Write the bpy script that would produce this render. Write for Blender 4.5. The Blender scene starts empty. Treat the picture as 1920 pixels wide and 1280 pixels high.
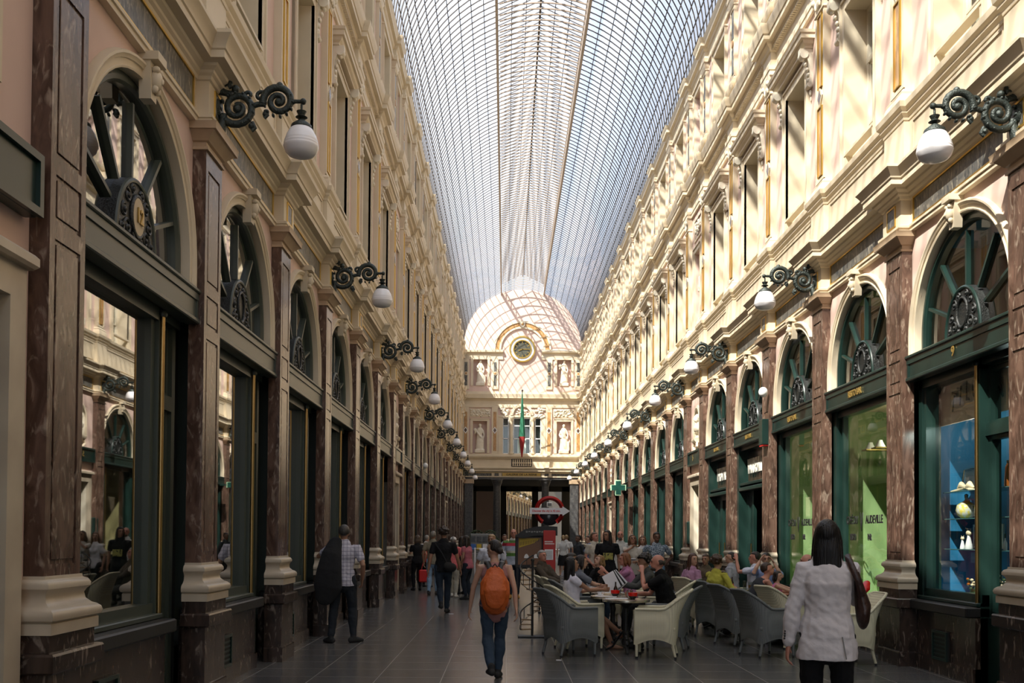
SKYMIX = .6; SKYS = .19; SUNE = 13.0; SUND = (1, 1, -1.65); EXPO = .30
import bpy, bmesh, math, random
from mathutils import Vector, Matrix, Euler
C = bpy.context.scene.collection
PI = math.pi
random.seed(7)
D = math.radians

# ------------------------------------------------------------ camera
H = 1.62; F = 1860.0
cam = bpy.data.cameras.new('camera'); co = bpy.data.objects.new('camera', cam); C.objects.link(co)
pitch, roll = D(1.3), D(0.4)
co.rotation_euler = (Matrix.Rotation(PI/2+pitch, 3, 'X') @ Matrix.Rotation(roll, 3, 'Z')).to_euler()
co.location = (0, 0, H)
cam.sensor_width = 36; cam.sensor_fit = 'HORIZONTAL'; cam.lens = F*36/1920
_r = Matrix.Rotation(PI/2+pitch, 3, 'X') @ Matrix.Rotation(roll, 3, 'Z')
_v = _r.inverted() @ Vector((0, 1, 0))
px0 = 960+F*_v.x/-_v.z; py0 = 640-F*_v.y/-_v.z
cam.shift_x = (px0-948)/1920; cam.shift_y = (1005-py0)/1920
cam.clip_start = .05; cam.clip_end = 600
sc = bpy.context.scene; sc.camera = co
sc.view_settings.view_transform = 'Standard'; sc.view_settings.look = 'None'
sc.view_settings.exposure = 0.0; sc.view_settings.gamma = 1; sc.view_settings.use_curve_mapping = False

# ------------------------------------------------------------ materials
def mat(name, col, rough=.6, metal=0, spec=.5, noise=None, bump=None, bscale=40, trans=0):
    m = bpy.data.materials.new(name); m.use_nodes = True
    nt = m.node_tree; b = nt.nodes['Principled BSDF']
    b.inputs['Base Color'].default_value = (*col, 1); b.inputs['Roughness'].default_value = rough
    b.inputs['Metallic'].default_value = metal; b.inputs['Specular IOR Level'].default_value = spec
    if noise or bump:
        tc = nt.nodes.new('ShaderNodeTexCoord')
    if noise:   # (scale, colour2, contrast lo, hi)
        n = nt.nodes.new('ShaderNodeTexNoise'); n.inputs['Scale'].default_value = noise[0]
        n.inputs['Detail'].default_value = 6; nt.links.new(tc.outputs['Object'], n.inputs['Vector'])
        r = nt.nodes.new('ShaderNodeValToRGB'); e = r.color_ramp.elements
        e[0].position = noise[2] if len(noise) > 2 else .35; e[1].position = noise[3] if len(noise) > 3 else .65
        e[0].color = (*col, 1); e[1].color = (*noise[1], 1)
        nt.links.new(n.outputs[0], r.inputs[0]); nt.links.new(r.outputs[0], b.inputs['Base Color'])
    if bump:
        n2 = nt.nodes.new('ShaderNodeTexNoise'); n2.inputs['Scale'].default_value = bscale; n2.inputs['Detail'].default_value = 4
        nt.links.new(tc.outputs['Object'], n2.inputs['Vector'])
        bp = nt.nodes.new('ShaderNodeBump'); bp.inputs['Strength'].default_value = bump; bp.inputs['Distance'].default_value = .02
        nt.links.new(n2.outputs[0], bp.inputs['Height']); nt.links.new(bp.outputs[0], b.inputs['Normal'])
    return m

def marble(name, base, vein, white, rough=.22, sc1=2.2):
    m = bpy.data.materials.new(name); m.use_nodes = True; nt = m.node_tree; b = nt.nodes['Principled BSDF']
    L = nt.links.new; N = nt.nodes.new
    tc = N('ShaderNodeTexCoord'); mp = N('ShaderNodeMapping'); mp.inputs['Scale'].default_value = (sc1*1.6, sc1*1.6, sc1*.55)
    oi = N('ShaderNodeObjectInfo'); ad = N('ShaderNodeVectorMath'); ad.operation = 'ADD'
    mu = N('ShaderNodeMath'); mu.operation = 'MULTIPLY'; mu.inputs[1].default_value = 37
    L(oi.outputs['Random'], mu.inputs[0]); L(tc.outputs['Object'], ad.inputs[0]); L(mu.outputs[0], ad.inputs[1]); L(ad.outputs[0], mp.inputs[0])
    n = N('ShaderNodeTexNoise'); n.inputs['Scale'].default_value = 2.5; n.inputs['Detail'].default_value = 9; n.inputs['Distortion'].default_value = 1.2
    L(mp.outputs[0], n.inputs['Vector'])
    r = N('ShaderNodeValToRGB'); e = r.color_ramp.elements
    e[0].position = .36; e[0].color = (*base, 1); e[1].position = .62; e[1].color = (*vein, 1)
    L(n.outputs[0], r.inputs[0])
    n2 = N('ShaderNodeTexNoise'); n2.inputs['Scale'].default_value = 3.2; n2.inputs['Detail'].default_value = 9; n2.inputs['Distortion'].default_value = 1.8
    L(mp.outputs[0], n2.inputs['Vector'])
    r2 = N('ShaderNodeValToRGB'); e = r2.color_ramp.elements
    e[0].position = .56; e[0].color = (0, 0, 0, 1); e[1].position = .74; e[1].color = (.8, .8, .8, 1)
    L(n2.outputs[0], r2.inputs[0])
    mx = N('ShaderNodeMix'); mx.data_type = 'RGBA'; L(r2.outputs[0], mx.inputs[0]); L(r.outputs[0], mx.inputs[6]); mx.inputs[7].default_value = (*white, 1)
    L(mx.outputs[2], b.inputs['Base Color']); b.inputs['Roughness'].default_value = rough
    return m

def schlick(nt, f0, extra=0.0, k=1.0):
    L = nt.links.new; N = nt.nodes.new
    g = N('ShaderNodeNewGeometry'); d = N('ShaderNodeVectorMath'); d.operation = 'DOT_PRODUCT'; L(g.outputs['Incoming'], d.inputs[0]); L(g.outputs['Normal'], d.inputs[1])
    ab = N('ShaderNodeMath'); ab.operation = 'ABSOLUTE'; L(d.outputs['Value'], ab.inputs[0])
    s = N('ShaderNodeMath'); s.operation = 'SUBTRACT'; s.inputs[0].default_value = 1; L(ab.outputs[0], s.inputs[1])
    p = N('ShaderNodeMath'); p.operation = 'POWER'; p.inputs[1].default_value = k; L(s.outputs[0], p.inputs[0])
    m = N('ShaderNodeMath'); m.operation = 'MULTIPLY_ADD'; m.use_clamp = True; m.inputs[1].default_value = 1-f0-extra; m.inputs[2].default_value = f0+extra; L(p.outputs[0], m.inputs[0])
    return m.outputs[0]

def glass(name, tint=(.9, .95, .93), refl=(1, 1, 1), f0=.08, k=5, extra=0.0):
    m = bpy.data.materials.new(name); m.use_nodes = True; nt = m.node_tree; nt.nodes.clear()
    L = nt.links.new; N = nt.nodes.new
    o = N('ShaderNodeOutputMaterial'); t = N('ShaderNodeBsdfTransparent'); g = N('ShaderNodeBsdfGlossy')
    t.inputs[0].default_value = (*tint, 1); g.inputs[0].default_value = (*refl, 1); g.inputs['Roughness'].default_value = .015
    mx = N('ShaderNodeMixShader')
    L(schlick(nt, f0, extra, k), mx.inputs[0]); L(t.outputs[0], mx.inputs[1]); L(g.outputs[0], mx.inputs[2]); L(mx.outputs[0], o.inputs[0])
    return m

def emis(name, col, s):
    m = bpy.data.materials.new(name); m.use_nodes = True; b = m.node_tree.nodes['Principled BSDF']
    b.inputs['Emission Color'].default_value = (*col, 1); b.inputs['Emission Strength'].default_value = s; b.inputs['Base Color'].default_value = (*col, 1)
    return m

M = {}
M['cream'] = mat('cream_plaster', (.67, .575, .425), .55, noise=(1.7, (.61, .52, .375)), spec=.3)
M['pink'] = mat('pink_plaster', (.66, .49, .42), .7, noise=(1.3, (.61, .45, .38)), spec=.2)
M['red'] = marble('red_marble', (.060, .033, .023), (.135, .080, .058), (.38, .30, .23))
M['dkmar'] = marble('dark_marble', (.020, .013, .010), (.05, .032, .024), (.30, .24, .19), .25)
M['basest'] = mat('cream_limestone', (.50, .43, .32), .38, noise=(3, (.42, .35, .26)))
M['goldm'] = marble('ochre_marble', (.33, .17, .06), (.50, .29, .12), (.62, .45, .25), .3)
M['frz'] = marble('grey_painted_panel', (.035, .04, .045), (.15, .14, .12), (.50, .44, .33), .4, 3.5)
M['gold'] = mat('gilding', (.75, .50, .13), .35, 1)
M['green'] = mat('dark_green_paint', (.010, .028, .023), .28)
M['green2'] = mat('grey_green_paint', (.050, .062, .048), .35)
M['black'] = mat('black_iron', (.018, .020, .019), .38, bump=.5, bscale=60)
M['brz'] = mat('patinated_iron', (.035, .045, .040), .4, .4, bump=.5, bscale=60)
M['gls'] = glass('shop_glass', f0=.06, k=4.5)
M['glsL'] = glass('reflecting_shop_glass', (.75, .82, .78), f0=.12, k=2.6)
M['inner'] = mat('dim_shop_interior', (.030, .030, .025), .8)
M['innerg'] = mat('apple_green_wall', (.40, .66, .24), .7)
M['innerb'] = mat('blue_display_cloth', (.02, .26, .52), .7)
M['innert'] = mat('teal_wall', (.02, .30, .30), .6)
M['beigew'] = mat('beige_interior', (.55, .45, .30), .7)
M['brass'] = mat('brass', (.45, .30, .12), .3, 1)
M['porc'] = mat('opal_glass', (.86, .85, .87), .2)
M['stone'] = mat('pale_carved_stone', (.74, .68, .55), .6, noise=(5, (.66, .59, .46)))
M['glassw'] = mat('window_timber', (.62, .56, .44), .5)
M['iron'] = mat('roof_iron', (.045, .034, .028), .5)
M['ironb'] = mat('beige_roof_iron', (.30, .24, .19), .55)
M['blind'] = mat('grey_green_blind', (.28, .28, .22), .8)
M['white'] = mat('white_paint', (.8, .8, .78), .5)
M['redp'] = mat('red_enamel', (.62, .015, .012), .4)
M['blk'] = mat('black_paint', (.012, .012, .012), .5)
M['drk'] = mat('dark_void', (.010, .010, .010), .9)

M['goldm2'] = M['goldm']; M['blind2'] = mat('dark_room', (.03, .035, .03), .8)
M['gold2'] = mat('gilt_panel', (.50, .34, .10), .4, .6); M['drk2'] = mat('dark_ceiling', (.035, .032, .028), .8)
M['gran'] = mat('grey_granite', (.045, .045, .048), .35, noise=(9, (.09, .088, .085))); M['dial'] = mat('bronze_dial', (.07, .07, .05), .4)
M['flg'] = mat('green_flag_cloth', (.015, .13, .07), .8); M['flr'] = mat('red_flag_cloth', (.30, .02, .02), .8)
M['sgnbk'] = mat('brown_sign_glass', (.045, .030, .018), .15)
M['cream2'] = mat('ochre_stone', (.50, .37, .24), .5, noise=(4, (.42, .30, .19)))

def brickfloor():
    m = bpy.data.materials.new('bluestone_slabs'); m.use_nodes = True; nt = m.node_tree; b = nt.nodes['Principled BSDF']
    L = nt.links.new; N = nt.nodes.new
    tc = N('ShaderNodeTexCoord'); mp = N('ShaderNodeMapping'); mp.inputs['Rotation'].default_value = (0, 0, 0)
    mp.inputs['Location'].default_value = (-.02, 0, 0)
    br = N('ShaderNodeTexBrick'); br.offset = 0; br.inputs['Scale'].default_value = 1
    br.inputs['Brick Width'].default_value = .733; br.inputs['Row Height'].default_value = .67
    br.inputs['Mortar Size'].default_value = .006; br.inputs['Mortar Smooth'].default_value = .3
    br.inputs['Color1'].default_value = (.078, .077, .076, 1); br.inputs['Color2'].default_value = (.100, .098, .095, 1)
    br.inputs['Mortar'].default_value = (.30, .28, .25, 1); br.inputs['Bias'].default_value = 0
    L(tc.outputs['Object'], mp.inputs[0]); L(mp.outputs[0], br.inputs['Vector'])
    n = N('ShaderNodeTexNoise'); n.inputs['Scale'].default_value = 1.1; n.inputs['Detail'].default_value = 3
    L(tc.outputs['Object'], n.inputs['Vector'])
    mx = N('ShaderNodeMix'); mx.data_type = 'RGBA'; mx.blend_type = 'MULTIPLY'; mx.inputs[0].default_value = .6
    r = N('ShaderNodeValToRGB'); r.color_ramp.elements[0].color = (.75, .75, .76, 1); r.color_ramp.elements[1].color = (1.15, 1.13, 1.1, 1)
    L(n.outputs[0], r.inputs[0]); L(br.outputs[0], mx.inputs[6]); L(r.outputs[0], mx.inputs[7]); L(mx.outputs[2], b.inputs['Base Color'])
    rr = N('ShaderNodeMapRange'); rr.inputs[3].default_value = .20; rr.inputs[4].default_value = .27; L(n.outputs[0], rr.inputs[0]); L(rr.outputs[0], b.inputs['Roughness'])
    bp = N('ShaderNodeBump'); bp.inputs['Strength'].default_value = .15; bp.inputs['Distance'].default_value = .002; bp.invert = True
    L(br.outputs['Fac'], bp.inputs['Height']); L(bp.outputs[0], b.inputs['Normal'])
    b.inputs['Specular IOR Level'].default_value = .6
    return m
M['floor'] = brickfloor()

def wicker(name, c1, c2):
    m = bpy.data.materials.new(name); m.use_nodes = True; nt = m.node_tree; b = nt.nodes['Principled BSDF']
    L = nt.links.new; N = nt.nodes.new
    tc = N('ShaderNodeTexCoord'); 
    outs = []
    for ax, s in (('X', 110), ('Y', 110), ('Z', 160)):
        w = N('ShaderNodeTexWave'); w.bands_direction = ax; w.inputs['Scale'].default_value = s/6.283*1.0; w.inputs['Distortion'].default_value = .3
        L(tc.outputs['Object'], w.inputs['Vector']); outs.append(w)
    a = N('ShaderNodeMath'); a.operation = 'ADD'; L(outs[0].outputs['Fac'], a.inputs[0]); L(outs[1].outputs['Fac'], a.inputs[1])
    a2 = N('ShaderNodeMath'); a2.operation = 'MULTIPLY_ADD'; a2.inputs[1].default_value = .35; L(outs[2].outputs['Fac'], a2.inputs[0]); L(a.outputs[0], a2.inputs[2])
    mr = N('ShaderNodeMapRange'); mr.inputs[1].default_value = -.4; mr.inputs[2].default_value = 1.8; L(a2.outputs[0], mr.inputs[0])
    mx = N('ShaderNodeMix'); mx.data_type = 'RGBA'; L(mr.outputs[0], mx.inputs[0]); mx.inputs[6].default_value = (*c1, 1); mx.inputs[7].default_value = (*c2, 1)
    L(mx.outputs[2], b.inputs['Base Color']); b.inputs['Roughness'].default_value = .6
    bp = N('ShaderNodeBump'); bp.inputs['Strength'].default_value = .3; bp.inputs['Distance'].default_value = .003; L(a2.outputs[0], bp.inputs['Height']); L(bp.outputs[0], b.inputs['Normal'])
    return m
M['wgrey'] = wicker('grey_loom_weave', (.080, .088, .086), (.170, .180, .175))
M['wcream'] = wicker('cream_loom_weave', (.42, .38, .25), (.72, .67, .48))

def roofglass():
    m = bpy.data.materials.new('roof_glass'); m.use_nodes = True; nt = m.node_tree; nt.nodes.clear()
    L = nt.links.new; N = nt.nodes.new
    o = N('ShaderNodeOutputMaterial'); t = N('ShaderNodeBsdfTransparent'); t.inputs[0].default_value = (.93, .96, 1, 1)
    tr = N('ShaderNodeBsdfTranslucent'); tr.inputs[0].default_value = (.8, .85, .9, 1)
    g = N('ShaderNodeBsdfGlossy'); g.inputs['Roughness'].default_value = .05; g.inputs[0].default_value = (.8, .8, .8, 1)
    a = N('ShaderNodeMixShader'); a.inputs[0].default_value = .13
    b = N('ShaderNodeMixShader')
    L(t.outputs[0], a.inputs[1]); L(tr.outputs[0], a.inputs[2]); L(schlick(nt, .03, 0, 5), b.inputs[0]); L(a.outputs[0], b.inputs[1]); L(g.outputs[0], b.inputs[2]); L(b.outputs[0], o.inputs[0])
    return m
M['roof'] = roofglass()

# ------------------------------------------------------------ mesh builder
class MB:
    def __init__(s): s.v = []; s.f = []; s.m = []; s.mats = []; s.mi = {}
    def k(s, key):
        if key not in s.mi: s.mi[key] = len(s.mats); s.mats.append(M[key] if isinstance(key, str) else key)
        return s.mi[key]
    def add(s, vs, fs, key):
        o = len(s.v); s.v += [tuple(v) for v in vs]; i = s.k(key)
        for f in fs: s.f.append([a+o for a in f]); s.m.append(i)
        return s
    def box(s, x0, x1, y0, y1, z0, z1, key):
        return s.add([(x0,y0,z0),(x1,y0,z0),(x1,y1,z0),(x0,y1,z0),(x0,y0,z1),(x1,y0,z1),(x1,y1,z1),(x0,y1,z1)],
              [(0,3,2,1),(4,5,6,7),(0,1,5,4),(1,2,6,5),(2,3,7,6),(3,0,4,7)], key)
    def bbox(s, x0, x1, y0, y1, z0, z1, key, b=.01):   # chamfered box
        b = min(b, (x1-x0)/3, (y1-y0)/3, (z1-z0)/3)
        cs = []; pr = [(z0, b), (z0+b, 0), (z1-b, 0), (z1, b)]
        vs = []; fs = []
        for z, i in pr:
            a = i
            vs += [(x0+a+b,y0+a,z),(x1-a-b,y0+a,z),(x1-a,y0+a+b,z),(x1-a,y1-a-b,z),(x1-a-b,y1-a,z),(x0+a+b,y1-a,z),(x0+a,y1-a-b,z),(x0+a,y0+a+b,z)]
        for r in range(3):
            for j in range(8): fs.append((r*8+j, r*8+(j+1)%8, r*8+8+(j+1)%8, r*8+8+j))
        fs.append(tuple(range(7, -1, -1))); fs.append(tuple(range(24, 32)))
        return s.add(vs, fs, key)
    def quad(s, a, b, c, d, key): return s.add([a, b, c, d], [(0, 1, 2, 3)], key)
    def sweep(s, path, prof, key, ends=False):
        n = len(path); P = [Vector(p) for p in path]; mit = []
        def nr(a, b): d = (b-a).normalized(); return Vector((d.y, -d.x))
        for i in range(n):
            if i == 0: m = nr(P[0], P[1])
            elif i == n-1: m = nr(P[-2], P[-1])
            else:
                a, b = nr(P[i-1], P[i]), nr(P[i], P[i+1]); m = (a+b); m = m/max(.2, (1+a.dot(b)))
            mit.append(m)
        vs = []; fs = []; q = len(prof)
        for i in range(n):
            for o, z in prof: p = P[i]+mit[i]*o; vs.append((p.x, p.y, z))
        for i in range(n-1):
            for j in range(q-1): fs.append((i*q+j, (i+1)*q+j, (i+1)*q+j+1, i*q+j+1))
        if ends: fs.append(tuple(range(q))); fs.append(tuple(range((n-1)*q, n*q))[::-1])
        return s.add(vs, fs, key)
    def tube(s, pts, rad, key, seg=8, cap=True, flat=1.0, up=None):
        P = [Vector(p) for p in pts]; n = len(P)
        if not hasattr(rad, '__len__'): rad = [rad]*n
        vs = []; fs = []; prev = None
        for i in range(n):
            t = (P[min(i+1, n-1)]-P[max(i-1, 0)])
            t = t.normalized() if t.length > 1e-9 else Vector((0, 0, 1))
            if prev is None:
                a = Vector(up) if up else (Vector((0, 0, 1)) if abs(t.z) < .9 else Vector((1, 0, 0)))
                x = (a-t*a.dot(t)).normalized()
            else:
                x = (prev-t*prev.dot(t)); x = x.normalized() if x.length > 1e-6 else prev
            prev = x; y = t.cross(x)
            r = rad[i]; rx, ry = (r if isinstance(r, (tuple, list)) else (r*flat, r))
            for j in range(seg):
                a = 2*PI*j/seg; vs.append(P[i]+x*math.cos(a)*rx+y*math.sin(a)*ry)
        for i in range(n-1):
            for j in range(seg): fs.append((i*seg+j, i*seg+(j+1)%seg, (i+1)*seg+(j+1)%seg, (i+1)*seg+j))
        if cap: fs.append(tuple(range(seg))[::-1]); fs.append(tuple(range((n-1)*seg, n*seg)))
        return s.add(vs, fs, key)
    def limb(s, pts, rad, key=None, seg=12, up=None):   # tube with rounded ends
        P = [Vector(p) for p in pts]; R = list(rad)
        def mx(r): return max(r) if isinstance(r, (tuple, list)) else r
        def scl(r, k): return (r[0]*k, r[1]*k) if isinstance(r, (tuple, list)) else r*k
        d0 = (P[0]-P[1]).normalized(); d1 = (P[-1]-P[-2]).normalized()
        a = []; ra = []
        for t in (1.35, 1.0, .55): a.append(P[0]+d0*mx(R[0])*math.sin(t if t < PI/2 else PI/2)*.95*(1 if t < 1.3 else 1.02)); ra.append(scl(R[0], math.cos(t)))
        b = []; rb = []
        for t in (.55, 1.0, 1.35): b.append(P[-1]+d1*mx(R[-1])*math.sin(t)*.95*(1 if t < 1.3 else 1.02)); rb.append(scl(R[-1], math.cos(t)))
        return s.tube(a+P+b, ra+R+rb, key, seg, up=up)
    def ball(s, c, r, key, seg=12, rings=8, rot=None):
        r = r if hasattr(r, '__len__') else (r, r, r); c = Vector(c); vs = []; fs = []
        for i in range(1, rings):
            t = PI*i/rings
            for j in range(seg):
                a = 2*PI*j/seg; v = Vector((math.sin(t)*math.cos(a)*r[0], math.sin(t)*math.sin(a)*r[1], math.cos(t)*r[2]))
                if rot is not None: v = rot @ v
                vs.append(c+v)
        tp = Vector((0, 0, r[2])); bt = Vector((0, 0, -r[2]))
        if rot is not None: tp = rot @ tp; bt = rot @ bt
        vs.append(c+tp); vs.append(c+bt); T = len(vs)-2; B = T+1
        for i in range(rings-2):
            for j in range(seg): fs.append((i*seg+j, (i+1)*seg+j, (i+1)*seg+(j+1)%seg, i*seg+(j+1)%seg))
        for j in range(seg):
            fs.append((T, j, (j+1)%seg)); k = (rings-2)*seg; fs.append((B, k+(j+1)%seg, k+j))
        return s.add(vs, fs, key)
    def lathe(s, prof, key, c=(0, 0, 0), seg=20, sx=1, sy=1):
        vs = []; fs = []; n = len(prof)
        for r, z in prof:
            for j in range(seg): a = 2*PI*j/seg; vs.append((c[0]+r*math.cos(a)*sx, c[1]+r*math.sin(a)*sy, c[2]+z))
        for i in range(n-1):
            for j in range(seg): fs.append((i*seg+j, i*seg+(j+1)%seg, (i+1)*seg+(j+1)%seg, (i+1)*seg+j))
        if prof[0][0] > 0: fs.append(tuple(range(seg))[::-1])
        if prof[-1][0] > 0: fs.append(tuple(range((n-1)*seg, n*seg)))
        return s.add(vs, fs, key)
    def prism(s, poly, axis, a, b, key):  # poly of 2D pts, extruded along axis from a to b
        n = len(poly)
        def pt(p, t): return {'x': (t, p[0], p[1]), 'y': (p[0], t, p[1]), 'z': (p[0], p[1], t)}[axis]
        vs = [pt(p, a) for p in poly]+[pt(p, b) for p in poly]
        fs = [tuple(range(n))[::-1], tuple(range(n, 2*n))]+[(i, (i+1)%n, n+(i+1)%n, n+i) for i in range(n)]
        return s.add(vs, fs, key)
    def tf(s, mtx, start=0):
        s.v = s.v[:start]+[tuple(mtx @ Vector(v)) for v in s.v[start:]]; return s
    def mesh(s, name, smooth=None):
        me = bpy.data.meshes.new(name); me.from_pydata(s.v, [], s.f)
        for m in s.mats: me.materials.append(m)
        me.polygons.foreach_set('material_index', s.m)
        bm = bmesh.new(); bm.from_mesh(me); bmesh.ops.remove_doubles(bm, verts=bm.verts, dist=1e-5); bmesh.ops.recalc_face_normals(bm, faces=bm.faces)
        if smooth is not None:
            ang = D(smooth)
            for f in bm.faces: f.smooth = True
            for e in bm.edges:
                if len(e.link_faces) == 2: e.smooth = e.calc_face_angle(0) < ang
        bm.to_mesh(me); bm.free(); me.update()
        return me
    def build(s, name, parent=None, smooth=None, loc=None):
        o = bpy.data.objects.new(name, s.mesh(name, smooth)); C.objects.link(o)
        if parent: o.parent = parent
        if loc: o.location = loc
        return o

def empty(name, loc=(0, 0, 0), rz=0, parent=None):
    o = bpy.data.objects.new(name, None); C.objects.link(o); o.location = loc; o.rotation_euler = (0, 0, rz)
    o.empty_display_size = .1
    if parent: o.parent = parent
    return o
def tag(o, label=None, cat=None, group=None, kind=None):
    if label: o['label'] = label
    if cat: o['category'] = cat
    if group: o['group'] = group
    if kind: o['kind'] = kind
    return o
def clone(o, parent=None, loc=None, rz=None):
    c = o.copy(); C.objects.link(c); c.parent = parent
    if loc is not None: c.location = loc
    if rz is not None: c.rotation_euler = (0, 0, rz)
    for ch in [x for x in KIDS.get(o.name, [])]: clone(ch, c)
    return c
KIDS = {}
def refresh(root):
    def rec(o):
        KIDS[o.name] = list(o.children)
        for c in o.children: rec(c)
    rec(root)
FNT = None
def text(s, size, key, depth=.004, align='CENTER', xs=1.0, bold=0):
    cu = bpy.data.curves.new('t', 'FONT'); cu.body = s; cu.size = size; cu.extrude = depth; cu.align_x = align; cu.align_y = 'CENTER'; cu.offset = bold
    o = bpy.data.objects.new('t', cu); C.objects.link(o); dg = bpy.context.evaluated_depsgraph_get()
    me = bpy.data.meshes.new_from_object(o.evaluated_get(dg)); bpy.data.objects.remove(o)
    me.materials.clear(); me.materials.append(M[key] if isinstance(key, str) else key); me.transform(Matrix.Scale(xs, 4, (1, 0, 0)))
    return me
def put(me, name, loc, rot, parent=None):
    o = bpy.data.objects.new(name, me); C.objects.link(o); o.location = loc; o.rotation_euler = rot
    if parent: o.parent = parent
    return o
def thing(name, loc, rz, label, cat, group=None):
    o = empty(name, loc, rz); tag(o, label, cat, group); return o
M['glsh'] = mat('glass_edge', (.05, .12, .12), .1); M['mirr'] = mat('tray_mirror', (.35, .33, .28), .12, .9); M['silv'] = mat('silver', (.7, .68, .62), .2, 1)
M['yelp'] = mat('yellow_pattern', (.62, .50, .06), .3, noise=(14, (.55, .55, .5), .45, .55)); M['copp'] = mat('orange_copper', (.72, .20, .04), .25, .6)
M['artp'] = mat('dark_print', (.05, .05, .06), .4, noise=(9, (.35, .33, .30), .45, .6)); M['porc2'] = mat('painted_porcelain', (.75, .62, .42), .3)
M['leafd'] = mat('dark_leaf', (.035, .06, .02), .6); M['clothb'] = mat('light_blue_cloth', (.05, .38, .50), .8); M['crossg'] = mat('cross_green', (.01, .07, .05), .3)
M['crossl'] = mat('pale_green_tube', (.45, .70, .45), .4); M['redp2'] = mat('red_poster', (.42, .02, .015), .45); M['ppr'] = mat('white_paper', (.78, .77, .80), .6)
M['gryt'] = mat('grey_plastic', (.20, .20, .19), .5); M['blkgl'] = mat('smoked_globe', (.02, .02, .025), .08); M['bwood'] = mat('brown_wood', (.17, .075, .03), .4)
M['ylw'] = mat('golden_yellow', (.60, .40, .03), .5); M['blp'] = mat('blue_print', (.05, .15, .45), .6); M['tread'] = mat('oak_tread', (.34, .22, .12), .45)
M['tbl'] = mat('table_top', (.10, .075, .055), .18); M['tblr'] = mat('table_rim', (.50, .46, .38), .25, .9); M['redb'] = mat('red_bowl', (.60, .01, .005), .25)
M['drnk'] = mat('amber_drink', (.55, .20, .04), .1); M['cola'] = mat('dark_drink', (.03, .012, .008), .1)
M['clr'] = glass('drinking_glass', (.82, .85, .84), f0=.10, k=3)
M['warmup'] = mat('brown_mezzanine', (.16, .12, .08), .7)
# ------------------------------------------------------------ people
def fab(name, col, pat=None, c2=None, rough=.85):
    m = mat(name, col, rough, spec=.2, bump=.6, bscale=9)
    if pat:
        nt = m.node_tree; b = nt.nodes['Principled BSDF']; N = nt.nodes.new; Lk = nt.links.new
        tc = N('ShaderNodeTexCoord')
        if pat == 'check':
            br = N('ShaderNodeTexBrick'); br.offset = 0; br.inputs['Scale'].default_value = 1; br.inputs['Brick Width'].default_value = .055; br.inputs['Row Height'].default_value = .055; br.inputs['Mortar Size'].default_value = .0028
            br.inputs['Color1'].default_value = (*col, 1); br.inputs['Color2'].default_value = (*col, 1); br.inputs['Mortar'].default_value = (*c2, 1)
            sp = N('ShaderNodeSeparateXYZ'); cb = N('ShaderNodeCombineXYZ'); Lk(tc.outputs['Object'], sp.inputs[0]); Lk(sp.outputs[0], cb.inputs[0]); Lk(sp.outputs[2], cb.inputs[1]); Lk(cb.outputs[0], br.inputs['Vector']); Lk(br.outputs[0], b.inputs['Base Color'])
        elif pat == 'splash':
            n = N('ShaderNodeTexNoise'); n.inputs['Scale'].default_value = 22; n.inputs['Distortion'].default_value = 3; Lk(tc.outputs['Object'], n.inputs['Vector'])
            r = N('ShaderNodeValToRGB'); r.color_ramp.interpolation = 'CONSTANT'; r.color_ramp.elements[0].color = (*col, 1); r.color_ramp.elements[1].color = (*c2, 1); r.color_ramp.elements[1].position = .52; Lk(n.outputs[0], r.inputs[0]); Lk(r.outputs[0], b.inputs['Base Color'])
        else:   # pat = list of (z, colour): horizontal bands
            sp = N('ShaderNodeSeparateXYZ'); Lk(tc.outputs['Object'], sp.inputs[0]); r = N('ShaderNodeValToRGB'); r.color_ramp.interpolation = 'CONSTANT'
            src = sp.outputs[2]
            if pat[0] == 'rep':
                mo = N('ShaderNodeMath'); mo.operation = 'FRACT'; mu = N('ShaderNodeMath'); mu.operation = 'MULTIPLY'; mu.inputs[1].default_value = pat[1]; Lk(src, mu.inputs[0]); Lk(mu.outputs[0], mo.inputs[0]); src = mo.outputs[0]; lst = [(0, col), (.5, c2)]
            else: lst = [(z/2, c_) for z, c_ in pat]; mu = N('ShaderNodeMath'); mu.operation = 'MULTIPLY'; mu.inputs[1].default_value = .5; Lk(src, mu.inputs[0]); src = mu.outputs[0]
            e = r.color_ramp.elements
            while len(e) < len(lst): e.new(.99)
            for i, (z, c_) in enumerate(lst): e[i].position = z; e[i].color = (*c_, 1)
            Lk(src, r.inputs[0]); Lk(r.outputs[0], b.inputs['Base Color'])
    return m
FC = {}
def cloth(col, pat=None, c2=None):
    k = (col, str(pat), c2)
    if k not in FC: FC[k] = fab('cloth_%d' % len(FC), col, pat, c2)
    return FC[k]
SK = {'light': mat('skin_light', (.52, .30, .20), .5, noise=(6, (.46, .25, .165))), 'tan': mat('skin_tan', (.34, .175, .105), .5, noise=(6, (.30, .15, .09))), 'dark': mat('skin_brown', (.15, .075, .045), .5), 'red': mat('skin_ruddy', (.50, .22, .15), .5)}
HC = {}
def hairmat(col):
    if col not in HC: HC[col] = mat('hair_%d' % len(HC), col, .42, spec=.4, bump=.5, bscale=90); stretch(HC[col])
    return HC[col]
EYE = mat('eye_dark', (.03, .02, .015), .3); LIP = mat('lips', (.30, .10, .08), .5)

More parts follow.
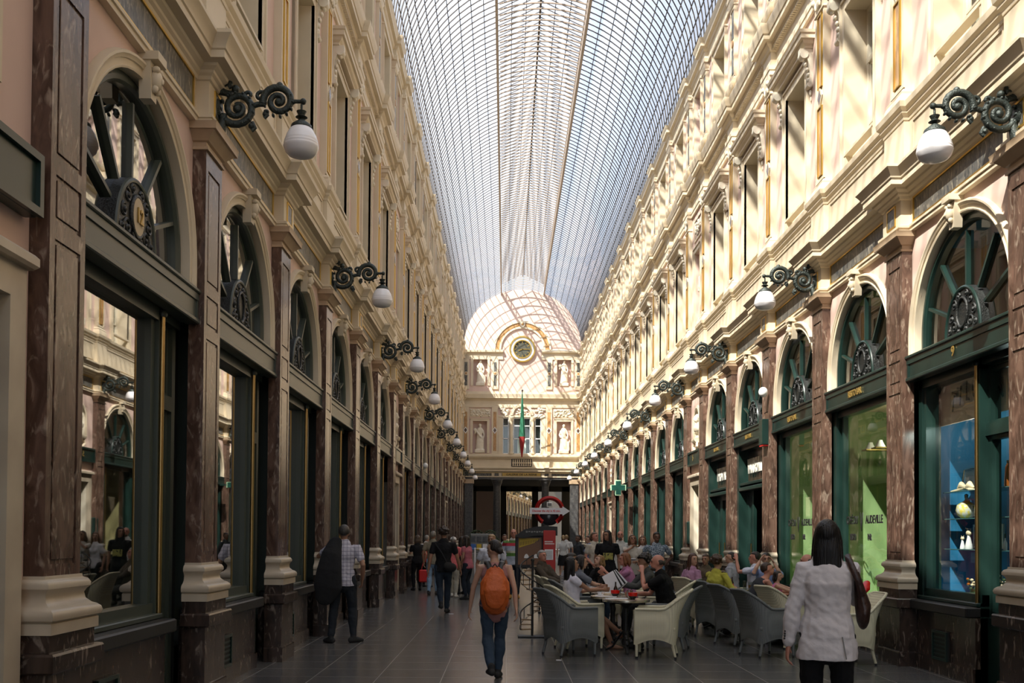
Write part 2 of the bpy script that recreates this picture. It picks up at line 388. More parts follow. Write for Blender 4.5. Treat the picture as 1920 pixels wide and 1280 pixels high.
def stretch(m):
    nt = m.node_tree; mp = nt.nodes.new('ShaderNodeMapping'); mp.inputs['Scale'].default_value = (1, 1, .06)
    for l in list(nt.links):
        if l.from_node.type == 'TEX_COORD': t = l.to_socket; f = l.from_socket; nt.links.remove(l); nt.links.new(f, mp.inputs[0]); nt.links.new(mp.outputs[0], t)
def remesh(mb, name, m, voxel, smooth=5, fold=0):
    me = bpy.data.meshes.new('t'); me.from_pydata(mb.v, [], mb.f)
    o = bpy.data.objects.new('t', me); C.objects.link(o)
    r = o.modifiers.new('r', 'REMESH'); r.mode = 'VOXEL'; r.voxel_size = voxel; r.use_smooth_shade = True
    s = o.modifiers.new('s', 'SMOOTH'); s.factor = .5; s.iterations = smooth
    dg = bpy.context.evaluated_depsgraph_get(); e = bpy.data.meshes.new_from_object(o.evaluated_get(dg))
    bpy.data.objects.remove(o); bpy.data.meshes.remove(me)
    e.name = name; e.materials.clear(); e.materials.append(m)
    for p in e.polygons: p.use_smooth = True
    if fold:
        from mathutils import noise as nz
        n_ = len(e.vertices); co_ = [0.0]*(3*n_); nn = [0.0]*(3*n_)
        e.vertices.foreach_get('co', co_); e.vertices.foreach_get('normal', nn)
        for q in range(0, 3*n_, 3):
            x, y, z = co_[q:q+3]; n1 = (nz.noise(Vector((x*9+z*5, y*9, z*9-x*6)))+.5*nz.noise(Vector((x*20, y*20, z*26+x*12))))*fold
            co_[q] = x+nn[q]*n1; co_[q+1] = y+nn[q+1]*n1; co_[q+2] = z+nn[q+2]*n1
        e.vertices.foreach_set('co', co_); e.update()
    return e
def ik(a, t, l1, l2, pole):
    a, t, pole = Vector(a), Vector(t), Vector(pole); d = t-a; L_ = d.length; mxl = (l1+l2)*.995
    if L_ > mxl: d = d*(mxl/L_); L_ = mxl; t = a+d
    n = d/L_; x = (l1*l1-l2*l2+L_*L_)/(2*L_); h = math.sqrt(max(0, l1*l1-x*x)); p = pole-n*pole.dot(n)
    if p.length < 1e-6: p = Vector((0, 0, 1))
    return a+n*x+p.normalized()*h, t
def rotv(yaw, pit=0, rl=0): return Matrix.Rotation(yaw, 3, 'Z') @ Matrix.Rotation(pit, 3, 'X') @ Matrix.Rotation(rl, 3, 'Y')

def person(label, x, y, rz, H=1.72, sit=None, fem=False, lean=0, twist=0, side=0, head=(0, 0), hair=('short', (.03, .02, .015)), skin='light', top=((.5, .5, .5), 'short'), bottom=((.05, .06, .08), 'pants'),
           shoe=(.03, .03, .03), lh=None, rh=None, lf=None, rf=None, lpole=None, rpole=None, hang=.02, fat=1.0, vox=.012, group=None, extra=None, z0=0, curl=.5, feettoe=None, belt=True, shw=1.0, jf=.016):
    S = H/1.75; root = empty('person', (x, y, z0), rz); tag(root, label, 'person', group)
    V = lambda a, b, c: Vector((a*S, b*S, c*S))
    pz = .93 if sit is None else None
    pel = V(0, 0, .95) if sit is None else Vector((0, -.10, sit+.12*S))
    sh_w = (.165 if fem else .185)*S*(.5+.5*fat) if fat > 1 else (.165 if fem else .185)*S*shw
    RT_ = rotv(twist, -lean, side); up = RT_ @ Vector((0, 0, 1)); fw = RT_ @ Vector((0, 1, 0)); rt = RT_ @ Vector((1, 0, 0))
    sp = lambda t, f=0: pel+up*(t*S)+fw*(f*S)
    ch = sp(.30); nk = sp(.50, .005); hd_l = Matrix.Rotation(head[0], 3, 'Z') @ Matrix.Rotation(-head[1], 3, 'X')
    base = Matrix.Rotation(twist, 3, 'Z') @ Matrix.Rotation(-lean*.45, 3, 'X')
    HR = base @ hd_l; hu, hf, hs = HR @ Vector((0, 0, 1)), HR @ Vector((0, 1, 0)), HR @ Vector((1, 0, 0))
    hc = nk+up*(.045*S)+hu*(.115*S)+hf*(.015*S)
    shl = {-1: sp(.445)-rt*sh_w, 1: sp(.445)+rt*sh_w}; hips = {-1: pel+V(-.092, 0, -.02), 1: pel+V(.092, 0, -.02)}
    # arms
    W = {}
    for s, tg, pl in ((-1, lh, lpole), (1, rh, rpole)):
        if tg is None: tg = shl[s]+Vector((s*.07*S, hang*S, -.52*S))
        else: tg = Vector(tg)*(S if sit is None else 1)
        if pl is None: pl = Vector((s*.5, -.8, -.4))
        e, w_ = ik(shl[s], tg, .29*S, .255*S, pl); W[s] = (e, w_)
    LG = {}
    for s, tg in ((-1, lf), (1, rf)):
        if tg is None: tg = (s*.10, 0, .085) if sit is None else (s*.12, .36, .085)
        tg = Vector(tg)*(S if sit is None else 1)
        k, a = ik(hips[s], tg, .43*S, .43*S, Vector((s*.12, 1, .15))); LG[s] = (k, a)
    def torso(mb, g=0, lo=-.08, hi=.5, wl=1.0):
        pw, ww, cw = ((.165, .118, .145) if fem else (.150, .135, .165)); f = fat
        rows = [(-.10, pw*.80*f, .105*f), (-.03, pw*f, .118*f), (.05, (pw*.93)*f, .112*f), (.14, ww*f*wl, (.088 if fem else .105)*f*f), (.24, (cw*.92)*f, .103*f), (.34, cw*f, (.118 if fem else .115)*f), (.42, cw*.98, .095), (.465, cw*.62, .075), (.50, .06, .06)]
        P_, R_ = [], []
        for t, a, b in rows:
            if t < lo-1e-6 or t > hi+1e-6: continue
            P_.append(sp(t, (.0 if t < .3 else -.005)+(0.01*(f-1)*10 if .0 < t < .3 else 0))); R_.append(((a+g)*S, (b+g)*S))
        mb.limb(P_, R_, None or 'x', 16, up=rt)
        if fem and hi > .35:
            for s in (-1, 1): mb.ball(sp(.30, .085+g)+rt*(s*.062*S), (.055*S, .05*S, .058*S), 'x')
    def arm(mb, s, g=0, f0=0.0, f1=1.0, loose=0):
        a, (e, w_) = shl[s], W[s]; k = (.88 if fem else 1)*(.9+.1*fat)
        pts = [a, a.lerp(e, .5), e, e.lerp(w_, .35), w_]; rad = [.052*k, .045*k, .037*k, .038*k, .025*k]
        ln = [0, .25, .5, .7, 1.0]; P_, R_ = [], []
        for i in range(5):
            if ln[i] <= f1+1e-6: P_.append(pts[i]); R_.append((rad[i]+g+loose*ln[i])*S)
        if f1 < 1 and P_ and ln[len(P_)-1] < f1:
            i = len(P_); t = (f1-ln[i-1])/(ln[i]-ln[i-1]); P_.append(pts[i-1].lerp(pts[i], t)); R_.append((rad[i-1]*(1-t)+rad[i]*t+g+loose*f1)*S)
        mb.limb([P_[0]-rt*(s*.03*S)-up*.01*S]+P_ if f0 == 0 else P_, [R_[0]*.95]+R_ if f0 == 0 else R_, 'x', 12)
    def leg(mb, s, g=0, f1=1.0, flare=0):
        h, (k, a) = hips[s], LG[s]; q = .93+.07*fat
        pts = [h, h.lerp(k, .45), k, k.lerp(a, .35), a]; rad = [.086*q, .075*q, .052, .050, .034]; ln = [0, .22, .5, .68, 1.0]; P_, R_ = [], []
        for i in range(5):
            if ln[i] <= f1+1e-6: P_.append(pts[i]); R_.append((rad[i]+g+(flare*max(0, ln[i]-.4)*1.6))*S)
        if f1 < 1 and ln[len(P_)-1] < f1-1e-6:
            i = len(P_); t = (f1-ln[i-1])/(ln[i]-ln[i-1]); P_.append(pts[i-1].lerp(pts[i], t)); R_.append((rad[i-1]*(1-t)+rad[i]*t+g)*S)
        mb.limb(P_, R_, 'x', 12)
    def foot(mb, s, g=0):
        a = LG[s][1]; sh = a-LG[s][0]; d = Vector((s*.2, 1, 0)).normalized() if feettoe is None else Vector(feettoe[0 if s < 0 else 1]).normalized()
        hl = a+d*(-.045*S)+Vector((0, 0, -.045*S)); tp = a+d*(.15*S)+Vector((0, 0, -.058*S)) + Vector((0, 0, 0))
        sd = d.cross(Vector((0, 0, 1))).normalized()
        mb.limb([hl, a+d*.03*S+Vector((0, 0, -.038*S)), a+d*.10*S+Vector((0, 0, -.052*S)), tp], [((.033+g)*S, (.036+g)*S), ((.038+g)*S, (.042+g)*S), ((.042+g)*S, (.030+g)*S), ((.032+g)*S, (.020+g)*S)], 'x', 12, up=sd)
        mb.limb([a+Vector((0, 0, .03*S)), a+Vector((0, 0, -.03*S))], [(.036+g)*S, (.036+g)*S], 'x', 10)
    # --- body (one continuous surface)
    mb = MB(); M['x'] = SK[skin]
    torso(mb); mb.limb([sp(.43), sp(.50, .005), hc-hu*.05*S], [.062*S, .052*S, .050*S], 'x', 12)
    hm = Matrix.Identity(3); hm.col[0] = hs; hm.col[1] = hf; hm.col[2] = hu
    mb.ball(hc+hu*.015*S-hf*.008*S, (.074*S, .095*S, .098*S), 'x', 18, 14, hm); mb.ball(hc-hu*.045*S+hf*.028*S, (.055*S, .062*S, .066*S), 'x', 16, 10, hm)
    mb.ball(hc-hu*.092*S+hf*.068*S, (.024*S, .022*S, .018*S), 'x', 8, 6, hm)
    mb.limb([hc+hu*.022*S+hf*.085*S, hc-hu*.012*S+hf*.104*S, hc-hu*.022*S+hf*.100*S], [.009*S, .013*S, .014*S], 'x', 8)
    mb.limb([hc+hu*.033*S+hf*.083*S-hs*.035*S, hc+hu*.036*S+hf*.090*S, hc+hu*.033*S+hf*.083*S+hs*.035*S], [.009*S, .008*S, .009*S], 'x', 6)
    mb.ball(hc-hu*.052*S+hf*.086*S, (.022*S, .012*S, .011*S), 'x', 8, 6, hm)
    for s in (-1, 1):
        mb.ball(hc+hs*(s*.074*S)-hf*.008*S-hu*.008*S, (.010*S, .018*S, .030*S), 'x', 8, 6, hm)
        arm(mb, s); leg(mb, s); foot(mb, s)
        e, w_ = W[s]; d = (w_-e).normalized(); inn = (rt*(-s)); inn = (inn-d*inn.dot(d)); inn = inn.normalized() if inn.length > .1 else fw
        th = (fw-d*fw.dot(d)); th = (up-d*up.dot(d)) if th.length < .5 else th; th = th.normalized()
        wd = d.cross(inn).normalized(); wd = wd if wd.dot(th) > 0 else -wd
        mb.limb([w_, w_+d*.045*S, w_+d*.085*S], [(.026*S, .018*S), (.036*S, .017*S), (.038*S, .014*S)], 'x', 10, up=wd)
        for i, (o_, ln_) in enumerate(((.030, .070), (.011, .080), (-.009, .074), (-.028, .058))):
            b = w_+d*.090*S+wd*o_*S; c1 = b+(d*math.cos(curl*.6)+inn*math.sin(curl*.6))*ln_*.5*S; c2 = c1+(d*math.cos(curl*1.5)+inn*math.sin(curl*1.5))*ln_*.33*S; c3 = c2+(d*math.cos(curl*2.4)+inn*math.sin(curl*2.4))*ln_*.25*S
            mb.limb([b-d*.01*S, c1, c2, c3], [.0095*S, .0085*S, .0078*S, .0065*S], 'x', 8)
        b = w_+d*.025*S+wd*.030*S; mb.limb([b, b+(d*.6+wd*.6+inn*.3)*.035*S, b+(d*.85+wd*.55+inn*.5)*.062*S], [.012*S, .0095*S, .008*S], 'x', 8)
    bo = o = bpy.data.objects.new('body', remesh(mb, 'body', SK[skin], vox, 4)); C.objects.link(o); o.parent = root
    for s in (-1, 1):
        f = MB(); f.ball(hc+hs*(s*.030*S)+hf*.086*S+hu*.014*S, (.013*S, .006*S, .007*S), EYE, 8, 6, hm); f.build('eye', bo, 60)
        f = MB(); f.limb([hc+hs*(s*.018*S)+hf*.093*S+hu*.033*S, hc+hs*(s*.045*S)+hf*.082*S+hu*.034*S], [.0045*S, .003*S], EYE, 6); f.build('eyebrow', bo, 60)
    f = MB(); f.ball(hc-hu*.052*S+hf*.092*S, (.023*S, .008*S, .009*S), LIP, 8, 6, hm); f.build('lips', bo, 60)
    def cl(name, mb, m, sm=4, v=None):
        o = bpy.data.objects.new(name, remesh(mb, name, m, v or vox*.95, sm, .010 if name in ('jacket', 'shirt', 'trousers', 'jeans', 'skirt', 'dress_skirt') else 0)); C.objects.link(o); o.parent = root; return o
    # --- hair
    hk, hcol = hair[0], hair[1]; hmt = hairmat(hcol)
    if hk != 'none':
        mb = MB()
        def cap(rx, ry, rz_, back=.014, upo=.024, fr=.045):
            st = len(mb.v); mb.ball((0, 0, 0), (rx, ry, rz_), 'x', 24, 18); vs = mb.v[st:]; out = []
            for a, b, c_ in vs:
                if b > .015 and c_ < fr: a, b, c_ = a*.72, b*.55, c_*.75
                elif c_ < -.035: a, c_ = a*.8, max(c_, -.07)
                out.append(hc+(hm @ Vector((a, b-back, c_+upo)))*S)
            mb.v = mb.v[:st]+[tuple(v) for v in out]
        if hk == 'bald':
            for s in (-1, 1): mb.ball(hc+hs*(s*.062*S)-hf*.035*S+hu*.005*S, (.020*S, .055*S, .040*S), 'x', 12, 8, hm)
            mb.ball(hc-hf*.085*S+hu*.0*S, (.058*S, .022*S, .045*S), 'x', 12, 8, hm)
            if len(hair) > 2: mb.ball(hc-hu*.088*S+hf*.052*S, (.048*S, .052*S, .032*S), 'x', 12, 8, hm)
        elif hk == 'curly':
            cap(.100, .118, .112, .012, .03, .05); r = random.Random(3)
            for i in range(70):
                a, b = r.uniform(0, 6.28), r.uniform(-.35, 1); q = math.sqrt(1-b*b); p = Vector((q*math.cos(a)*.10, q*math.sin(a)*.115-.02, b*.105+.03))
                if p.y > .04 and p.z < .06: continue
                mb.ball(hc+(hm @ p)*S, .022*S, 'x', 7, 5)
        else:
            cap(.084, .106, .100)
            if hk in ('long', 'longwavy', 'bob', 'verylong'):
                ln_ = {'bob': .13, 'long': .30, 'longwavy': .34, 'verylong': .42}[hk]; q = 1.25 if hk == 'longwavy' else 1
                dn = (Vector((0, 0, -1))*.75-hu*.25).normalized()
                b0 = hc-hf*.045*S+hu*.02*S
                mb.limb([b0, b0+dn*ln_*.4*S-hf*.02*S, b0+dn*ln_*.8*S-up*0-fw*.035*S, b0+dn*ln_*S-fw*.03*S], [(.082*S, .060*S), (.095*S*q, .055*S), (.098*S*q, .040*S), (.078*S*q, .026*S)], 'x', 16, up=hs)
                for s in (-1, 1): mb.limb([hc+hs*s*.062*S+hu*.05*S+hf*.02*S, hc+hs*s*.078*S-hu*.03*S+hf*.01*S, hc+hs*s*.080*S+dn*ln_*.5*S, hc+hs*s*.070*S*q+dn*ln_*.85*S-fw*.01*S], [.022*S, .024*S, .030*S, .020*S], 'x', 10)
                r = random.Random(5)
                for i in range(14):   # loose strands at the ends
                    a = (i/13-.5)*.17*q*S; p = b0+hs*a+dn*(ln_*.75*S)-fw*.03*S; mb.limb([p, p+dn*(ln_*.25+r.uniform(.02, .07))*S+hs*r.uniform(-.01, .01)], [.014*S, .004*S], 'x', 6)
            if hk == 'bun': mb.ball(hc-hf*.105*S-hu*.02*S, .045*S, 'x', 12, 8); [mb.limb([hc-hf*.12*S-hu*.02*S, hc-hf*(.16+.02*i)*S-hu*(.03+.02*i)*S], [.012*S, .004*S], 'x', 6) for i in range(3)]
            if hk == 'pony': mb.limb([hc-hf*.10*S+hu*.02*S, hc-hf*.15*S-hu*.03*S, hc-hf*.15*S-hu*.16*S], [.03*S, .035*S, .012*S], 'x', 10)
            if hk == 'bob' : pass
        cl('hair', mb, hmt, 2, min(vox, .009))
    if 'cap' in hair:
        mb = MB(); mb.ball(hc+hu*.045*S-hf*.005*S, (.092*S, .11*S, .075*S), 'x', 18, 12, hm); mb.limb([hc+hu*.04*S+hf*.09*S, hc+hu*.035*S+hf*.15*S], [(.07*S, .010*S), (.05*S, .008*S)], 'x', 10, up=hs); cl('sun_cap', mb, cloth((.75, .74, .72)))
    # --- top
    tc, tk = top[0], top[1]; tm = cloth(tc, *(top[2:] if len(top) > 2 else ())); tm2 = tm
    hem = -.12 if (sit is None) else -.06
    if tk:
        mb = MB(); g = .014
        wl = 1.0
        if tk == 'jacket':
            torso(mb, .026, -.03, .465); 
            mb.tube([sp(.24), sp(.14), sp(.04), sp(-.05), sp(-.13), sp(-.19)], [(.160*S, .125*S), (.152*S, .120*S), (.170*S, .130*S), (.192*S, .142*S), (.203*S, .150*S), (.206*S, .152*S)], 'x', 18, up=rt)
            for s in (-1, 1): arm(mb, s, .020, 0, .97, .004)
            mb.limb([sp(.47, -.03), sp(.50, -.02)], [(.085*S, .07*S), (.075*S, .062*S)], 'x', 14, up=rt)
        elif tk == 'tank':
            torso(mb, .012, -.10, .40); 
            for s in (-1, 1):
                mb.limb([sp(.34, .085)+rt*s*.085*S, sp(.445, .03)+rt*s*.095*S, sp(.445, -.04)+rt*s*.095*S, sp(.33, -.09)+rt*s*.085*S], [.022*S, .020*S, .020*S, .022*S], 'x', 8)
        else:
            torso(mb, g, -.03 if sit is None else -.10, .465)
            if sit is None: mb.tube([sp(.10), sp(-.02), sp(hem)], [((.15 if fem else .158)*S*fat, .120*S*fat), (.172*S*fat, .132*S*fat), (.176*S*fat, .134*S*fat)], 'x', 16, up=rt)
            f1 = {'short': .30, 'cap': .16, 'elbow': .46, 'long': .97}[tk]
            for s in (-1, 1): arm(mb, s, .014, 0, f1, .018 if tk != 'long' else .004)
            mb.limb([sp(.455), sp(.485)], [(.085*S, .075*S), (.066*S, .064*S)], 'x', 14, up=rt)
        cl({'jacket': 'jacket', 'tank': 'tank_top'}.get(tk, 'shirt'), mb, tm)
    bc, bk = bottom[0], bottom[1]; bm_ = cloth(bc, *(bottom[2:] if len(bottom) > 2 else ()))
    if bk:
        mb = MB()
        if bk in ('pants', 'shorts', 'jeans'):
            torso(mb, .008, -.10, .055)
            for s in (-1, 1): leg(mb, s, .014 if bk != 'jeans' else .012, {'pants': .97, 'jeans': .985, 'shorts': .45}[bk], .010 if bk == 'pants' else jf)
        elif bk in ('skirt', 'dress'):
            torso(mb, .010, -.10, .10)
            if sit is None:
                mb.tube([sp(.02), sp(-.15), sp(-.42)], [(.175*S, .125*S), (.20*S, .15*S), (.22*S, .17*S)], 'x', 18, up=rt)
            else:
                for s in (-1, 1): leg(mb, s, .020, .36)
                mb.limb([(hips[-1]+hips[1])/2, (LG[-1][0]+LG[1][0])/2*.75+(hips[-1]+hips[1])/2*.25], [(.15*S, .09*S), (.13*S, .06*S)], 'x', 14, up=Vector((1, 0, 0)))
        cl({'pants': 'trousers', 'jeans': 'jeans', 'shorts': 'shorts', 'skirt': 'skirt', 'dress': 'dress_skirt'}[bk], mb, bm_)
    if shoe is not None:
        sm_ = cloth(shoe)
        for s in (-1, 1):
            mb = MB(); foot(mb, s, .008); a = LG[s][1]; cl('shoe', mb, sm_, 2)
    return dict(root=root, sp=sp, up=up, fw=fw, rt=rt, sh=shl, W=W, LG=LG, hc=hc, hm=hm, S=S, hf=hf, hs=hs, hu=hu, nk=nk, pel=pel)
def px(x, d): return (x-948)*d/1860.0
BLK = (.012, .012, .013); WHT = (.70, .68, .70); JEAN = (.035, .055, .085)
DH = (.018, .012, .009); BR = (.07, .035, .018); GR = (.25, .23, .20)
# --- foreground woman in the pale jacket
p = person('woman in a pale grey blazer with black shoulder-length hair, back to us', px(1551, 7.0), 7.0, D(-12), 1.775, shw=.9, fem=True, hair=('long', (.006, .005, .005)), top=((.64, .60, .60), 'jacket'), bottom=(BLK, 'pants'), lh=(-.27, .02, .80), rh=(.13, .22, 1.40), rpole=(.35, -.1, -1), lpole=(-1, -.6, 0), head=(D(-8), D(-4)), vox=.0065, skin='red')
r = p['root']; S = p['S']
m = MB()
e, w_ = p['W'][-1]; d = (w_-e).normalized()
for i in range(4): m.ball(w_-d*(.035+.018*i)+Vector((-.035, -.028, 0)), .008, 'blk', 8, 6)
m.build('cuff_buttons', r, 60)
m = MB(); m.tube([p['sp'](-.17, -.152)+p['rt']*.11, p['sp'](-.02, -.142)+p['rt']*.085], .0035, 'gryt', 6); m.build('jacket_vent', r)
t = thing('shoulder_bag', (px(1612, 7.0), 7.0, 0), D(-12), 'dark brown leather shoulder bag hanging from the right shoulder of the woman in the blazer', 'bag')
M['lth'] = mat('dark_brown_leather', (.035, .014, .009), .4, bump=.4, bscale=30)
m = MB(); M['x'] = M['lth']; m.limb([(-.03, -.06, 1.38), (.0, -.02, 1.24), (.02, 0, 1.15), (.02, 0, 1.10)], [(.02, .03), (.04, .08), (.055, .115), (.05, .125)], 'x', 14, up=(1, 0, 0)); me = remesh(m, 'bag_body', M['lth'], .009, 3); o = bpy.data.objects.new('bag_body', me); C.objects.link(o); o.parent = t
m = MB(); m.tube([(.0, -.11, 1.22), (-.03, -.145, 1.33), (-.075, -.13, 1.44), (-.09, -.04, 1.505), (-.07, .05, 1.47), (.0, .10, 1.25)], [(.022, .008)]*6, 'lth', 8, up=(1, 0, 0)); m.build('strap', t, 60)
m = MB(); m.limb([(.03, .03, 1.27), (.05, .05, 1.30)], [(.03, .05), (.02, .03)], 'redb', 10); m.build('red_scarf', t, 60)
# --- backpack woman
p = person('woman in a pink strap top and jeans walking away with an orange backpack', px(928, 11.3), 11.3, D(2), 1.60, fem=True, hair=('bun', DH), top=((.35, .17, .16), 'tank'), bottom=(JEAN, 'jeans'), jf=.03, lh=(-.31, .10, .84), rh=(.28, -.12, .80), lf=(-.04, -.30, .17), rf=(.05, .10, .085), fat=1.12, head=(D(45), 0), vox=.0085, lean=D(4), lpole=(-.8, -.5, 0), rpole=(.8, -.5, 0))
sp, rt, fw = p['sp'], p['rt'], p['fw']
t = thing('backpack', tuple(p['root'].location), p['root'].rotation_euler.z, 'orange fabric backpack worn by the walking woman', 'backpack')
bp = mat('orange_nylon', (.52, .10, .012), .55, bump=.8, bscale=14); M['bp'] = bp
mb = MB(); M['x'] = bp
mb.limb([sp(.0, -.19), sp(.10, -.22), sp(.24, -.20), sp(.33, -.165)], [(.155, .085), (.170, .10), (.165, .09), (.115, .06)], 'x', 18, up=rt)
o = bpy.data.objects.new('pack_body', remesh(mb, 'pack_body', bp, .009, 4)); C.objects.link(o); o.parent = t
mb = MB(); mb.limb([sp(.03, -.285), sp(.14, -.30), sp(.24, -.275)], [(.115, .03), (.13, .035), (.11, .025)], 'x', 14, up=rt)
o = bpy.data.objects.new('front_pocket', remesh(mb, 'front_pocket', bp, .009, 4)); C.objects.link(o); o.parent = t
m = MB(); m.tube([sp(.10, -.27)-rt*.150, sp(.30, -.265)-rt*.120, sp(.41, -.21)-rt*.06, sp(.43, -.20), sp(.41, -.21)+rt*.06, sp(.30, -.265)+rt*.120, sp(.10, -.27)+rt*.150], .004, 'bp', 6); m.tube([sp(.43, -.17)-rt*.03, sp(.47, -.17), sp(.43, -.17)+rt*.03], .008, 'blk', 6); m.build('zip', t)
for s in (-1, 1):
    m = MB(); m.tube([sp(.40, -.16)+rt*s*.05, sp(.488, -.075)+rt*s*.078, sp(.508, -.01)+rt*s*.088, sp(.47, .07)+rt*s*.092, sp(.36, .12)+rt*s*.10], [(.030, .010)]*5, 'blk', 8, up=rt); m.build('shoulder_strap', t, 60)
m = MB(); m.box(.10, .13, -.2, -.19, .82, .95, 'blk'); m.build('loose_strap', t)
# --- man with jacket over the shoulder
p = person('grey haired man in a pale checked short-sleeved shirt standing at the left shop window', px(645, 15.0), 15.0, D(6), 1.80, hair=('short', (.05, .045, .04)), top=((.50, .48, .54), 'short', 'check', (.10, .09, .15)), bottom=((.020, .024, .030), 'pants'), rh=(.27, .06, .92), lh=(-.16, .16, 1.38), lpole=(-1, .2, -.6), lf=(-.17, -.03, .085), rf=(.15, .02, .085), vox=.0095, skin='tan', feettoe=((-.6, .8, 0), (.75, .6, 0)))
t = thing('suit_jacket', tuple(p['root'].location), p['root'].rotation_euler.z, 'black suit jacket slung over the left shoulder of the man at the window', 'jacket')
M['bj'] = mat('black_wool', (.010, .010, .011), .9, bump=.8, bscale=8)
mb = MB(); M['x'] = M['bj']; mb.limb([(-.12, -.06, 1.50), (-.17, -.13, 1.34), (-.20, -.17, 1.10), (-.22, -.17, .85), (-.26, -.15, .72)], [(.11, .05), (.15, .065), (.19, .06), (.22, .055), (.16, .04)], 'x', 16, up=(1, 0, 0))
mb.limb([(-.28, -.10, 1.2), (-.36, -.12, .92), (-.34, -.12, .66)], [.06, .055, .045], 'x', 10); mb.limb([(-.14, -.02, 1.52), (-.16, .10, 1.40)], [(.08, .04), (.06, .04)], 'x', 10, up=(1, 0, 0))
o = bpy.data.objects.new('jacket_cloth', remesh(mb, 'jacket_cloth', M['bj'], .012, 4)); C.objects.link(o); o.parent = t
# --- strollers
p = person('tall man in a black tee shirt walking away with a black hip bag', px(832, 20.8), 20.8, D(0), 1.82, hair=('curly', (.03, .018, .012)), top=(BLK, 'short'), bottom=((.02, .03, .045), 'jeans'), lf=(-.02, -.32, .20), rf=(.06, .15, .085), rh=(.34, .12, .86), lh=(-.30, -.05, .86), vox=.012, skin='tan')
m = MB(); m.limb([(.10, -.17, .98), (.20, -.10, .96)], [(.10, .07), (.09, .06)], 'bj', 12, up=(0, 0, 1)); t = thing('hip_bag', tuple(p['root'].location), 0, 'black hip bag behind the man in the black tee shirt', 'bag'); m.build('pouch', t, 60); m = MB(); m.tube([(-.17, -.10, 1.46), (-.02, -.16, 1.25), (.10, -.18, 1.02)], .014, 'bj', 6); m.build('strap', t, 60)
person('woman in a black dress by the left pillars, holding a red bag', px(783, 29.5), 29.5, D(25), 1.66, fem=True, hair=('bob', (.09, .06, .04)), top=(BLK, 'short'), bottom=(BLK, 'pants'), lh=(-.10, .35, 1.15), rh=(.24, .0, .90))
t = thing('red_bag', (px(797, 29.3), 29.3, 0), 0, 'red shopping bag held by the woman in black', 'bag'); m = MB(); m.bbox(-.17, .17, -.05, .05, .25, .62, 'redp', .03); m.build('bag_body', t); m = MB(); m.tube([(-.1, 0, .61), (-.04, 0, .86), (.04, 0, .86), (.1, 0, .61)], .01, 'redp', 6); m.build('handles', t)
person('person in a white and red top half hidden beside the woman in black', px(800, 31.5), 31.5, D(-30), 1.66, hair=('short', GR), top=((.6, .03, .03), 'short', [(0, (.6, .03, .03)), (1.33, (.75, .75, .78))], None), bottom=(BLK, 'pants'))
person('older man in a tan shirt and light blue jeans walking away', px(812, 27.2), 27.2, D(-8), 1.77, hair=('short', (.20, .18, .15)), top=((.24, .21, .15), 'short'), bottom=((.24, .36, .50), 'jeans'), lf=(-.08, -.1, .085), rf=(.09, .12, .085), skin='tan')
person('person in a white sun cap and salmon pink shirt walking away', px(850, 26.2), 26.2, D(-5), 1.62, hair=('short', GR, 'cap'), top=((.70, .17, .17), 'short'), bottom=((.45, .42, .34), 'pants'), shoe=(.6, .58, .52), rf=(.10, -.12, .085), lf=(-.06, .2, .085), fat=1.1)
person('dark haired woman in a pink blouse and black wrap over jeans, facing left', px(878, 25.4), 25.4, D(62), 1.66, fem=True, hair=('longwavy', DH), top=((.42, .13, .16), 'cap'), bottom=((.018, .024, .034), 'jeans'), lean=D(6), lh=(-.20, .15, .90), rh=(.22, .02, .84), skin='tan')
person('dark haired figure behind the woman in the pink blouse', px(866, 27.8), 27.8, D(40), 1.62, fem=True, hair=('longwavy', DH), top=(BLK, 'short'), bottom=(BLK, 'pants'), skin='tan')
person('blond person in a white tee shirt walking towards us behind the backpack', px(922, 19.3), 19.3, D(180), 1.68, fem=False, hair=('short', (.30, .20, .10)), top=((.60, .60, .66), 'short'), bottom=((.30, .28, .24), 'shorts'), skin='tan', lh=(-.28, .05, .92), rh=(.28, .05, .92), head=(D(-15), 0))
SL = [(0, (.45, .50, .58)), (1.10, (.10, .22, .05)), (1.18, (.45, .44, .34)), (1.24, (.42, .46, .55)), (1.36, (.42, .04, .06)), (1.44, (.10, .20, .06)), (1.51, (.50, .50, .44)), (1.58, (.42, .48, .60))]
person('large bald man in a striped polo shirt and dark jeans walking towards us', px(963, 26.0), 26.0, D(180), 1.84, hair=('bald', (.25, .2, .16)), top=((.45, .5, .58), 'short', SL, None), bottom=((.016, .022, .034), 'jeans'), shoe=(.42, .22, .05), fat=1.18, skin='red', rf=(.08, .14, .085), lf=(-.10, -.05, .085))
person('bald person in a pale blue shirt behind the striped polo man', px(946, 30), 30, D(190), 1.70, hair=('short', BR), top=((.50, .54, .66), 'short'), bottom=(BLK, 'pants'), skin='tan')
t = thing('shoulder_bag', (px(984, 25.8), 25.8, 0), 0, 'black bag at the side of the striped polo man', 'bag'); m = MB(); m.bbox(-.09, .09, -.06, .06, .78, 1.08, 'bj', .03); m.build('bag_body', t); m = MB(); m.tube([(-.05, 0, 1.05), (-.25, -.02, 1.55), (.05, 0, 1.05)], .012, 'bj', 6); m.build('strap', t)
